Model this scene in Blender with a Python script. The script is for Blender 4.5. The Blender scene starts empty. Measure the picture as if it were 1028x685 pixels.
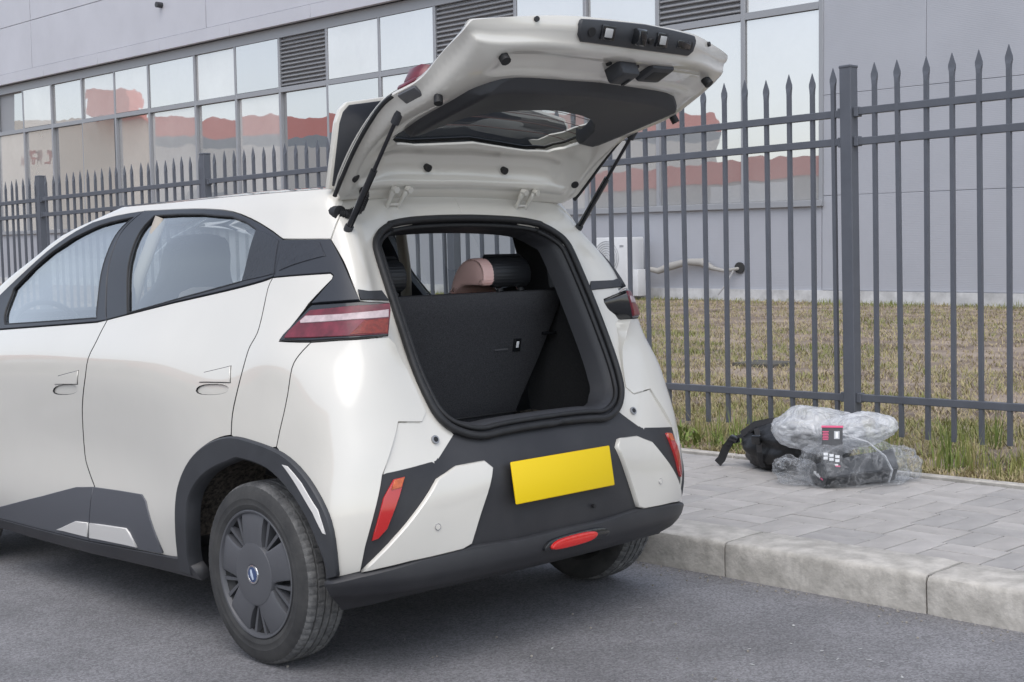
import bpy, bmesh, math, random
import numpy as np
from mathutils import Vector, Matrix, Euler
from mathutils.geometry import delaunay_2d_cdt

random.seed(7); rnd = random.Random(7)
S = bpy.context.scene
COL = S.collection
# ---------------------------------------------------------------- camera
cam_d = bpy.data.cameras.new("camera"); cam = bpy.data.objects.new("camera", cam_d); COL.objects.link(cam)
cam_d.sensor_width = 36.0; cam_d.lens = 48.165; cam_d.clip_start = 0.05; cam_d.clip_end = 2000
yaw, pitch, roll = math.radians(44.13029), math.radians(-3.44461), math.radians(-1.46627)
fwd = Vector((math.sin(yaw)*math.cos(pitch), math.cos(yaw)*math.cos(pitch), math.sin(pitch)))
rgt = Vector((math.cos(yaw), -math.sin(yaw), 0)); up = rgt.cross(fwd)
r2 = rgt*math.cos(roll)+up*math.sin(roll); u2 = up*math.cos(roll)-rgt*math.sin(roll)
M = Matrix((r2, u2, -fwd)).transposed().to_4x4(); M.translation = Vector((-3.28639, -3.75719, 1.30118))
cam.matrix_world = M
S.camera = cam
# ---------------------------------------------------------------- bright hazy daylight
SUN_EL, SUN_AZ = math.radians(60), math.radians(232)     # azimuth clockwise from +Y
w = bpy.data.worlds.new("World"); S.world = w; w.use_nodes = True
nt = w.node_tree; bg = nt.nodes["Background"]
sky = nt.nodes.new("ShaderNodeTexSky"); sky.sky_type = 'NISHITA'; sky.sun_disc = False
sky.sun_elevation = SUN_EL; sky.sun_rotation = SUN_AZ
sky.air_density = 1.0; sky.dust_density = 1.5; sky.ozone_density = 1.0
hs = nt.nodes.new("ShaderNodeHueSaturation"); hs.inputs['Saturation'].default_value = 0.50
nt.links.new(sky.outputs[0], hs.inputs['Color']); nt.links.new(hs.outputs[0], bg.inputs['Color'])
bg.inputs['Strength'].default_value = 0.15
sd = bpy.data.lights.new("sun", 'SUN'); sun = bpy.data.objects.new("sun", sd); COL.objects.link(sun)
sd.energy = 0.65; sd.angle = math.radians(62); sd.color = (1.0, 0.95, 0.88)
sdir = Vector((math.sin(SUN_AZ)*math.cos(SUN_EL), math.cos(SUN_AZ)*math.cos(SUN_EL), math.sin(SUN_EL)))
sun.rotation_euler = sdir.to_track_quat('Z', 'Y').to_euler()
S.view_settings.view_transform = 'Standard'; S.view_settings.look = 'None'
S.view_settings.exposure = 0.76; S.view_settings.gamma = 1.0
# ---------------------------------------------------------------- materials
MATS = {}
def mat(name, col, rough=.5, metal=0., spec=.5, var=0., vscale=8., bump=0., bscale=60., coat=0., rvar=0., col2=None, detail=6.):
    """principled material; var mixes in a procedural variation of the base colour, bump a fine relief"""
    if name in MATS: return MATS[name]
    m = bpy.data.materials.new(name); m.use_nodes = True; MATS[name] = m
    n = m.node_tree.nodes; l = m.node_tree.links; b = n["Principled BSDF"]
    b.inputs['Base Color'].default_value = (*col, 1); b.inputs['Roughness'].default_value = rough
    b.inputs['Metallic'].default_value = metal; b.inputs['Specular IOR Level'].default_value = spec
    b.inputs['Coat Weight'].default_value = coat; b.inputs['Coat Roughness'].default_value = .02
    tc = n.new("ShaderNodeTexCoord")
    if var or rvar or col2:
        t = n.new("ShaderNodeTexNoise"); t.inputs['Scale'].default_value = vscale; t.inputs['Detail'].default_value = detail
        t.inputs['Roughness'].default_value = .62
        l.new(tc.outputs['Object'], t.inputs['Vector'])
        mx = n.new("ShaderNodeMix"); mx.data_type = 'RGBA'
        rp = n.new("ShaderNodeMapRange"); rp.inputs[1].default_value = .35; rp.inputs[2].default_value = .65
        l.new(t.outputs[0], rp.inputs[0]); l.new(rp.outputs[0], mx.inputs[0])
        lo = [c*(1-var) for c in col]; hi = [min(1, c*(1+var)) for c in col] if col2 is None else col2
        mx.inputs[6].default_value = (*lo, 1); mx.inputs[7].default_value = (*hi, 1)
        l.new(mx.outputs[2], b.inputs['Base Color'])
        if rvar:
            rr = n.new("ShaderNodeMapRange"); rr.inputs[3].default_value = max(0, rough-rvar); rr.inputs[4].default_value = min(1, rough+rvar)
            l.new(t.outputs[0], rr.inputs[0]); l.new(rr.outputs[0], b.inputs['Roughness'])
    if bump:
        t2 = n.new("ShaderNodeTexNoise"); t2.inputs['Scale'].default_value = bscale; t2.inputs['Detail'].default_value = 5
        l.new(tc.outputs['Object'], t2.inputs['Vector'])
        bp = n.new("ShaderNodeBump"); bp.inputs['Strength'].default_value = bump; bp.inputs['Distance'].default_value = .01
        l.new(t2.outputs[0], bp.inputs['Height']); l.new(bp.outputs[0], b.inputs['Normal'])
    return m
def glass_mat(name, tint, gloss=1.0, rough=0.):
    """thin clear pane: tinted see-through plus a Fresnel mirror"""
    m = bpy.data.materials.new(name); m.use_nodes = True; MATS[name] = m
    n = m.node_tree.nodes; l = m.node_tree.links; n.remove(n["Principled BSDF"])
    tr = n.new("ShaderNodeBsdfTransparent"); tr.inputs[0].default_value = (*tint, 1)
    gl = n.new("ShaderNodeBsdfGlossy"); gl.inputs['Roughness'].default_value = rough; gl.inputs[0].default_value = (.95, .97, .97, 1)
    lw = n.new("ShaderNodeLayerWeight"); lw.inputs[0].default_value = .5
    pw = n.new("ShaderNodeMath"); pw.operation = 'POWER'; pw.inputs[1].default_value = 4.0; l.new(lw.outputs['Facing'], pw.inputs[0])
    fr = n.new("ShaderNodeMath"); fr.operation = 'MULTIPLY_ADD'; fr.inputs[1].default_value = .92; fr.inputs[2].default_value = .06; l.new(pw.outputs[0], fr.inputs[0])
    mu = n.new("ShaderNodeMath"); mu.operation = 'MULTIPLY'; mu.inputs[1].default_value = gloss; mu.use_clamp = True
    mx = n.new("ShaderNodeMixShader")
    l.new(fr.outputs[0], mu.inputs[0]); l.new(mu.outputs[0], mx.inputs[0]); l.new(tr.outputs[0], mx.inputs[1]); l.new(gl.outputs[0], mx.inputs[2])
    l.new(mx.outputs[0], n["Material Output"].inputs[0]); return m
# ---------------------------------------------------------------- object helpers
def link(o, parent=None):
    COL.objects.link(o)
    if parent is not None: o.parent = parent
    return o
def tag(o, label=None, cat=None, group=None, kind=None):
    if label: o["label"] = label
    if cat: o["category"] = cat
    if group: o["group"] = group
    if kind: o["kind"] = kind
    return o
def empty(name, loc=(0, 0, 0), label=None, cat=None, group=None, rot=None, kind=None):
    o = bpy.data.objects.new(name, None); o.empty_display_size = .1; o.location = loc
    if rot: o.rotation_euler = rot
    link(o); return tag(o, label, cat, group, kind)
def mesh_obj(name, V, F, m, parent=None, smooth=False, normals=None, mats=None, fm=None):
    me = bpy.data.meshes.new(name); me.from_pydata([tuple(map(float, v)) for v in V], [], [tuple(map(int, f)) for f in F])
    for mm in (mats or [m]): me.materials.append(mm)
    if fm is not None: me.polygons.foreach_set('material_index', fm)
    if smooth or normals is not None: me.polygons.foreach_set('use_smooth', [True]*len(me.polygons))
    me.update()
    if normals is not None: me.normals_split_custom_set_from_vertices([tuple(map(float, q)) for q in normals])
    return link(bpy.data.objects.new(name, me), parent)
def bm_obj(name, bm, m, parent=None, smooth=False, auto=None, mats=None):
    me = bpy.data.meshes.new(name); bm.to_mesh(me); bm.free()
    for mm in (mats or [m]): me.materials.append(mm)
    if smooth or auto: me.polygons.foreach_set('use_smooth', [True]*len(me.polygons))
    if auto: me.set_sharp_from_angle(angle=math.radians(auto))
    return link(bpy.data.objects.new(name, me), parent)
def add_box(bm, c, s, bev=0., rot=None, seg=2):
    r = bmesh.ops.create_cube(bm, size=1); vs = r['verts']
    bmesh.ops.scale(bm, vec=s, verts=vs)
    if bev:
        es = list({e for v in vs for e in v.link_edges})
        q = bmesh.ops.bevel(bm, geom=es, offset=bev, segments=seg, affect='EDGES', profile=.5)
        vs = list({v for f in q['faces'] for v in f.verts} | {v for v in vs if v.is_valid})
    if rot is not None: bmesh.ops.rotate(bm, cent=(0, 0, 0), matrix=(rot if isinstance(rot, Matrix) else Euler(rot).to_matrix()), verts=vs)
    bmesh.ops.translate(bm, vec=c, verts=vs); return vs
def box(name, c, s, m, parent=None, bev=0., rot=None, seg=2):
    bm = bmesh.new(); add_box(bm, c, s, bev, rot, seg); return bm_obj(name, bm, m, parent, auto=(40 if bev else None))
def add_tube(V, F, pts, r, n=8, closed=False, cap=True, flat=None):
    """sweep a circle (radius r or list) along pts; flat squashes the second axis"""
    P = [Vector(q) for q in pts]; k = len(P); b0 = len(V); up_ = None
    for i, q in enumerate(P):
        a = P[(i-1) % k] if (closed or i > 0) else P[i]; c = P[(i+1) % k] if (closed or i < k-1) else P[i]
        t = (c-a).normalized()
        if up_ is None: up_ = Vector((0, 0, 1)) if abs(t.z) < .9 else Vector((1, 0, 0))
        s_ = t.cross(up_).normalized(); up_ = s_.cross(t).normalized()
        rr = r[i] if hasattr(r, '__len__') else r
        for j in range(n):
            an = 2*math.pi*j/n; V.append(q+s_*math.cos(an)*rr+up_*math.sin(an)*rr*(flat or 1))
    for i in range(k if closed else k-1):
        for j in range(n):
            a = b0+i*n+j; b = b0+i*n+(j+1) % n; c = b0+((i+1) % k)*n+(j+1) % n; d = b0+((i+1) % k)*n+j
            F.append((a, b, c, d))
    if cap and not closed:
        F.append(tuple(b0+j for j in range(n))[::-1]); F.append(tuple(b0+(k-1)*n+j for j in range(n)))
def tube(name, pts, r, m, parent=None, n=8, closed=False, flat=None):
    V, F = [], []; add_tube(V, F, pts, r, n, closed, flat=flat)
    o = mesh_obj(name, V, F, m, parent, smooth=True); o.data.set_sharp_from_angle(angle=math.radians(50)); return o
def lathe(name, prof, m, parent=None, n=32, axis='X', at=(0, 0, 0), auto=35, closed=False):
    """prof: (axial, radius) pairs revolved about the axis"""
    V, F = [], []; k = len(prof)
    for i in range(n):
        a = 2*math.pi*i/n
        for ax, r in prof:
            c, s_ = math.cos(a)*r, math.sin(a)*r
            V.append({'X': (ax, c, s_), 'Y': (s_, ax, c), 'Z': (c, s_, ax)}[axis])
    for i in range(n):
        for j in range(k if closed else k-1):
            F.append((i*k+j, i*k+(j+1) % k, ((i+1) % n)*k+(j+1) % k, ((i+1) % n)*k+j))
    V = [Vector(v)+Vector(at) for v in V]
    bm = bmesh.new(); vv = [bm.verts.new(v) for v in V]
    for f in F:
        if len({tuple(V[q]) for q in f}) < 3: continue
        try: bm.faces.new([vv[q] for q in f])
        except ValueError: pass
    bmesh.ops.remove_doubles(bm, verts=bm.verts, dist=1e-5); bmesh.ops.recalc_face_normals(bm, faces=bm.faces)
    return bm_obj(name, bm, m, parent, auto=auto)
def prism(name, poly, fr, depth, m, parent=None, bev=0.):
    """extrude a 2-D outline: fr(a, b, d) gives the point at outline (a, b) and depth d"""
    bm = bmesh.new(); top = [bm.verts.new(fr(a, b, 0)) for a, b in poly]; bot = [bm.verts.new(fr(a, b, depth)) for a, b in poly]
    n = len(poly); f = bm.faces.new(top); bm.faces.new(bot[::-1])
    for i in range(n): bm.faces.new((top[i], bot[i], bot[(i+1) % n], top[(i+1) % n]))
    bmesh.ops.recalc_face_normals(bm, faces=bm.faces)
    if bev: bmesh.ops.bevel(bm, geom=list(bm.edges), offset=bev, segments=2, affect='EDGES', profile=.5)
    bmesh.ops.triangulate(bm, faces=[q for q in bm.faces if len(q.verts) > 4])
    return bm_obj(name, bm, m, parent, auto=40)
# ---------------------------------------------------------------- smooth body surfaces
def spline(xs, ys, xq):
    """natural cubic spline through (xs, ys) sampled at xq; ys may be 2-D"""
    xs = np.asarray(xs, float); ys = np.asarray(ys, float); n = len(xs)
    h = np.diff(xs); A = np.eye(n); B = np.zeros_like(ys)
    for i in range(1, n-1):
        A[i, i-1] = h[i-1]; A[i, i] = 2*(h[i-1]+h[i]); A[i, i+1] = h[i]
        B[i] = 6*((ys[i+1]-ys[i])/h[i]-(ys[i]-ys[i-1])/h[i-1])
    M = np.linalg.solve(A, B)
    k = np.clip(np.searchsorted(xs, xq)-1, 0, n-2); t = np.asarray(xq)-xs[k]; hh = h[k]
    if ys.ndim > 1: t = t[:, None]; hh = hh[:, None]
    a = (M[k+1]-M[k])/(6*hh); b = M[k]/2; c = (ys[k+1]-ys[k])/hh-hh*(2*M[k]+M[k+1])/6
    return ys[k]+t*(c+t*(b+t*a))

class Chart:
    """a tensor-product surface: rows of 3-D points, splined along both directions"""
    def __init__(self, rows, vs, ns=700, nv=160):
        R = np.array(rows, float)
        d = np.linalg.norm(np.diff(R, axis=1), axis=2).mean(0)
        u = np.concatenate([[0], np.cumsum(d)])
        self.u0, self.u1, self.v0, self.v1 = 0., u[-1], vs[0], vs[-1]
        self.U = np.linspace(0, u[-1], ns); self.V = np.linspace(vs[0], vs[-1], nv)
        D = np.stack([spline(u, r, self.U) for r in R])
        nr = len(vs)
        self.T = spline(vs, D.reshape(nr, -1), self.V).reshape(nv, ns, 3)
        self.ucol = u
        gu = np.gradient(self.T, axis=1); gv = np.gradient(self.T, axis=0)
        n = np.cross(gu, gv); n /= np.linalg.norm(n, axis=2)[..., None]+1e-12
        self.N = n
    def _s(self, T, s, v):
        fs = np.clip((s-self.u0)/(self.u1-self.u0), 0, 1)*(len(self.U)-1)
        fv = np.clip((v-self.v0)/(self.v1-self.v0), 0, 1)*(len(self.V)-1)
        i = min(int(fs), len(self.U)-2); j = min(int(fv), len(self.V)-2); a = fs-i; b = fv-j
        return (T[j, i]*(1-a)+T[j, i+1]*a)*(1-b)+(T[j+1, i]*(1-a)+T[j+1, i+1]*a)*b
    def P(self, s, v): return self._s(self.T, s, v)
    def n(self, s, v):
        q = self._s(self.N, s, v); return q/(np.linalg.norm(q)+1e-12)

# car body: horizontal slices of the right half (x > 0), from the rear centre round the side to the front centre
def body_rows(outer=True):
    # z, rear: y(0), y(.3), (x,y) jamb, (x,y) outer, (x,y) apex, (x,y) corner side | widths at y=.1,.6,1.1,1.7 | front part (x,y)*5
    H = [
     (0.16, -.40,-.39,(.50,-.375),(.66,-.345),(0.745,-0.280),(.765,-.14), .775,.775,.775,.775, (.775,2.3),(.76,2.85),(.68,3.0),(.40,3.09),(0,3.12)),
     (0.26, -.50,-.49,(.50,-.475),(.67,-.445),(0.789,-0.365),(.80,-.20), .800,.795,.795,.80, (.80,2.3),(.79,2.85),(.71,3.05),(.40,3.15),(0,3.19)),
     (0.34, -.572,-.562,(.50,-.545),(.69,-.50),(0.809,-0.420),(.827,-.23), .822,.812,.810,.815, (.82,2.3),(.80,2.85),(.72,3.07),(.40,3.17),(0,3.215)),
     (0.42, -.588,-.58,(.50,-.562),(.69,-.522),(0.814,-0.445),(.838,-.24), .838,.822,.815,.820, (.83,2.3),(.81,2.86),(.72,3.08),(.40,3.18),(0,3.225)),
     (0.52, -.590,-.58,(.50,-.562),(.68,-.532),(0.804,-0.460),(.838,-.25), .842,.820,.810,.816, (.83,2.3),(.81,2.86),(.72,3.08),(.40,3.18),(0,3.225)),
     (0.62, -.583,-.573,(.48,-.55),(.66,-.525),(0.784,-0.462),(.832,-.25), .842,.820,.808,.815, (.83,2.3),(.80,2.86),(.71,3.07),(.40,3.17),(0,3.21)),
     (0.70, -.545,-.538,(.47,-.518),(.65,-.508),(0.764,-0.460),(.825,-.25), .838,.824,.815,.820, (.83,2.3),(.79,2.85),(.70,3.04),(.40,3.13),(0,3.17)),
     (0.80, -.495,-.49,(.47,-.475),(.63,-.478),(0.744,-0.440),(.815,-.24), .830,.830,.825,.826, (.825,2.3),(.77,2.82),(.67,2.96),(.38,3.04),(0,3.07)),
     (0.90, -.452,-.448,(.48,-.43),(.62,-.442),(0.724,-0.415),(.80,-.22), .818,.832,.830,.826, (.815,2.3),(.74,2.72),(.63,2.80),(.36,2.86),(0,2.88)),
     (1.00, -.408,-.402,(.49,-.378),(.61,-.402),(0.690,-0.380),(.78,-.19), .793,.812,.812,.804, (.782,2.25),(.70,2.53),(.59,2.57),(.34,2.60),(0,2.61)),
     (1.09, -.366,-.358,(.50,-.338),(.60,-.372),(0.675,-0.350),(.744,-.16), .760,.772,.772,.764, (.748,2.25),(.685,2.49),(.57,2.53),(.33,2.56),(0,2.57)),
     (1.18, -.318,-.31,(.495,-.298),(.585,-.335),(0.655,-0.315),(.708,-.13), .725,.732,.732,.722, (.706,2.12),(.648,2.36),(.54,2.40),(.31,2.43),(0,2.44)),
     (1.28, -.262,-.256,(.48,-.245),(.565,-.288),(0.622,-0.270),(.675,-.09), .687,.694,.694,.681, (.668,1.96),(.615,2.15),(.50,2.19),(.29,2.22),(0,2.23)),
     (1.38, -.200,-.197,(.46,-.19),(.54,-.215),(0.582,-0.195),(.635,-.04), .652,.663,.660,.645, (.637,1.77),(.575,1.92),(.47,1.96),(.27,1.99),(0,2.0)),
     (1.46, -.145,-.143,(.44,-.14),(.52,-.15),(0.562,-0.130),(.605,.0), .615,.625,.620,.603, (.60,1.60),(.54,1.73),(.44,1.765),(.25,1.79),(0,1.80)),
     (1.52, -.10,-.10,(.42,-.10),(.50,-.10),(0.545,-0.085),(.575,.03), .582,.592,.588,.572, (.567,1.38),(.50,1.48),(.42,1.515),(.24,1.54),(0,1.55)),
     (1.55, -.085,-.085,(.40,-.085),(.475,-.085),(.515,-.07),(.545,.04), .556,.566,.562,.545, (.54,1.28),(.475,1.37),(.40,1.405),(.22,1.43),(0,1.44)),
    ]
    OUT = {.90: ((.48,-.438),(.622,-.446)), 1.00: ((.495,-.420),(.622,-.411)), 1.09: ((.50,-.440),(.62,-.388)), 1.18: ((.50,-.412),(.60,-.372)), 1.28: ((.48,-.350),(.575,-.308))}
    rows, zs = [], []
    ys = (.1, .6, 1.1, 1.7)
    for r in H:
        z, a, b, j, o, ap, cs = r[:7]
        if outer and z in OUT: j, o = OUT[z]; a = j[1]-.03; b = j[1]-.012
        w = r[7:11]; f = r[11:]
        yl = f[0][1]; sc = min(1.0, (yl-.12)/2.2)
        pts = [(0, a), (.3, b), j, o, ap, cs]
        for k in range(4):
            y = ys[k] if sc >= 1 else .1+(ys[k]-.1)*((yl-.1)/2.2)
            pts.append((w[k], max(y, cs[1]+.08)))
        pts += list(f)
        rows.append([(x, y, z) for x, y in pts]); zs.append(z)
    return rows, zs
# raised tailgate: inner face, right half, rows from the hinge line to the bottom edge of the gate
def gate_rows():
    H = [
     (0.00, (0,-.090,1.520),(.22,-.093,1.518),(.42,-.105,1.512),(.52,-.120,1.507),(.57,-.135,1.503)),
     (0.09, (0,-.132,1.600),(.22,-.137,1.596),(.42,-.155,1.588),(.53,-.178,1.578),(.583,-.215,1.583)),
     (0.20, (0,-.190,1.720),(.22,-.192,1.712),(.42,-.215,1.690),(.54,-.260,1.655),(.592,-.295,1.665)),
     (0.34, (0,-.310,1.785),(.22,-.315,1.775),(.42,-.335,1.745),(.545,-.380,1.728),(.60,-.390,1.748)),
     (0.50, (0,-.480,1.822),(.22,-.482,1.812),(.43,-.485,1.782),(.55,-.495,1.772),(.603,-.492,1.806)),
     (0.65, (0,-.640,1.845),(.22,-.638,1.838),(.43,-.632,1.818),(.555,-.625,1.805),(.602,-.622,1.840)),
     (0.79, (0,-.775,1.868),(.23,-.770,1.862),(.43,-.745,1.848),(.555,-.722,1.852),(.600,-.712,1.900)),
     (0.91, (0,-.880,1.900),(.23,-.872,1.900),(.43,-.845,1.898),(.56,-.812,1.905),(.607,-.800,1.942)),
     (1.02, (0,-.984,1.972),(.25,-.966,1.972),(.43,-.912,1.968),(.57,-.862,1.962),(.610,-.848,1.968)),
     (1.07, (0,-.982,2.016),(.25,-.964,2.014),(.43,-.914,2.004),(.565,-.872,1.988),(.606,-.856,1.982)),
    ]
    return [[p for p in r[1:]] for r in H], [r[0] for r in H]
def inset_poly(poly, d):
    n = len(poly); A = sum(poly[i][0]*poly[(i+1) % n][1]-poly[(i+1) % n][0]*poly[i][1] for i in range(n)); sg = 1 if A > 0 else -1
    out = []
    for i in range(n):
        p0, p1, p2 = (np.array(poly[k % n]) for k in (i-1, i, i+1))
        e1 = p1-p0; e2 = p2-p1; e1 = e1/(np.linalg.norm(e1)+1e-9); e2 = e2/(np.linalg.norm(e2)+1e-9)
        n1 = np.array((-e1[1], e1[0]))*sg; n2 = np.array((-e2[1], e2[0]))*sg; b = n1+n2; L = np.linalg.norm(b)
        if L < 1e-6: out.append(tuple(p1+n1*d)); continue
        b /= L; out.append(tuple(p1+b*d/max(.75, float(np.dot(b, n1)))))
    return out
def densify(poly, res):
    out = []; n = len(poly)
    for i in range(n):
        a = np.array(poly[i]); b = np.array(poly[(i+1) % n]); k = max(1, int(np.linalg.norm(b-a)/res))
        out += [tuple(a+(b-a)*j/k) for j in range(k)]
    return out
def dedupe(poly):
    o = []
    for q in poly:
        if not o or math.hypot(q[0]-o[-1][0], q[1]-o[-1][1]) > 1e-4: o.append(tuple(q))
    if math.hypot(o[0][0]-o[-1][0], o[0][1]-o[-1][1]) < 1e-4: o.pop()
    return o
def smooth_poly(poly, it=2):
    """corner cutting: rounds an outline traced with few points"""
    for _ in range(it):
        n = len(poly); q = []
        for i in range(n):
            a = np.array(poly[i]); b = np.array(poly[(i+1) % n]); q += [tuple(a*.75+b*.25), tuple(a*.25+b*.75)]
        poly = q
    return poly
def cdt(loops, res):
    pts, edges = [], []
    for lp in loops:
        b0 = len(pts); pts += [Vector(q) for q in lp]; edges += [(b0+i, b0+(i+1) % len(lp)) for i in range(len(lp))]
    P = np.array(loops[0]); lo = P.min(0); hi = P.max(0); k = 0
    y = lo[1]+res/2
    while y < hi[1]:
        x = lo[0]+(res/2 if k % 2 else res)
        while x < hi[0]: pts.append(Vector((x, y))); x += res
        y += res*.87; k += 1
    v, e, f, *_ = delaunay_2d_cdt(pts, edges, [], 1, 1e-5)
    def inside(p, lp):
        c = False; k = len(lp)
        for i in range(k):
            (x1, y1), (x2, y2) = lp[i][:2], lp[(i+1) % k][:2]
            if (y1 > p[1]) != (y2 > p[1]) and p[0] < (x2-x1)*(p[1]-y1)/(y2-y1)+x1: c = not c
        return c
    if len(loops) > 1: f = [t for t in f if not any(inside((sum(v[i][0] for i in t)/len(t), sum(v[i][1] for i in t)/len(t)), h) for h in loops[1:])]
    return [tuple(q) for q in v], f
def panel(name, poly, m, parent, chart, off=0., thick=.012, mirror=False, inset=.002, res=.035, holes=(), cham=.0012, both=None, rnd=0, gapm=None):
    """a sheet lying on a chart surface, with real edges; off lifts it along the surface normal"""
    poly = dedupe(poly)
    if rnd: poly = smooth_poly(poly, rnd)
    fo = off if callable(off) else (lambda s, v: off)
    outer = densify(poly, res); outer = dedupe(outer)
    if inset: outer = inset_poly(outer, inset)
    top = inset_poly(outer, cham) if cham else outer
    loops = [top]; hl = []
    for h in holes:
        h = densify(dedupe(h), res); hl.append(h); loops.append(inset_poly(h, -cham))
    v2, f2 = cdt(loops, res)
    V, N, F = [], [], []
    def ev(s, v, o):
        sg = -1 if s < 0 else 1
        Pp = chart.P(abs(s), v); n = chart.n(abs(s), v)
        q = Pp+n*o; return np.array((q[0]*sg, q[1], q[2])), np.array((n[0]*sg, n[1], n[2]))
    used = sorted({i for f in f2 for i in f}); ix = {}
    flat = not callable(off)
    for i in used:
        s, v = v2[i]; q, n = ev(s, v, fo(s, v))
        if not flat:
            e = .004; a = ev(s+e, v, fo(s+e, v))[0]-ev(s-e, v, fo(s-e, v))[0]; b = ev(s, v+e, fo(s, v+e))[0]-ev(s, v-e, fo(s, v-e))[0]
            c = np.cross(a, b); L = np.linalg.norm(c)
            if L > 1e-9: c /= L; n = c if np.dot(c, n) > 0 else -c
        ix[i] = len(V); V.append(q); N.append(n)
    for f in f2:
        t = [ix[i] for i in f]; a, b, c = (V[k] for k in t[:3])
        if np.dot(np.cross(b-a, c-a), N[t[0]]) < 0: t = t[::-1]
        F.append(t)
    fm = [0]*len(F)
    for lp, big in [(top, outer)]+[(inset_poly(h, -cham), h) for h in hl]:
        k = len(lp); r0 = len(V)
        for (lpp, d) in ((lp, 0), (big, cham), (big, thick)):
            for s, v in lpp:
                q, n = ev(s, v, fo(s, v)-d); V.append(q); N.append((0, 0, 0))
        for r in range(2):
            for i in range(k):
                F.append((r0+r*k+i, r0+r*k+(i+1) % k, r0+(r+1)*k+(i+1) % k, r0+(r+1)*k+i)); fm.append(1)
    V = np.array(V); N = np.array(N)
    outs = []
    for mir in ([False, True] if both else [mirror]):
        Vv = V.copy(); Nn = N.copy(); Ff = F
        # source outlines describe the right half; mirror=True builds the left one
        if mir: Vv[:, 0] *= -1; Nn[:, 0] *= -1; Ff = [tuple(f)[::-1] for f in F]
        outs.append(mesh_obj(name, Vv, Ff, m, parent, normals=Nn, mats=[m, gapm] if gapm else None, fm=fm if gapm else None))  # second material blackens the edge walls: gap shade put into the colour
    return outs if both else outs[0]
def lr(name, key, m, parent, **kw):
    """left and right copy of an outline of the car body; returns [right, left]"""
    return panel(name, POLY[key] if isinstance(key, str) else key, m, parent, kw.pop('chart', BODY), both=True, **kw)
def full(poly):
    """a half outline that starts and ends on the centre line, completed by its mirror image"""
    return list(poly)+[(-s, v) for s, v in poly[::-1] if s > 1e-6]
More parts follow.
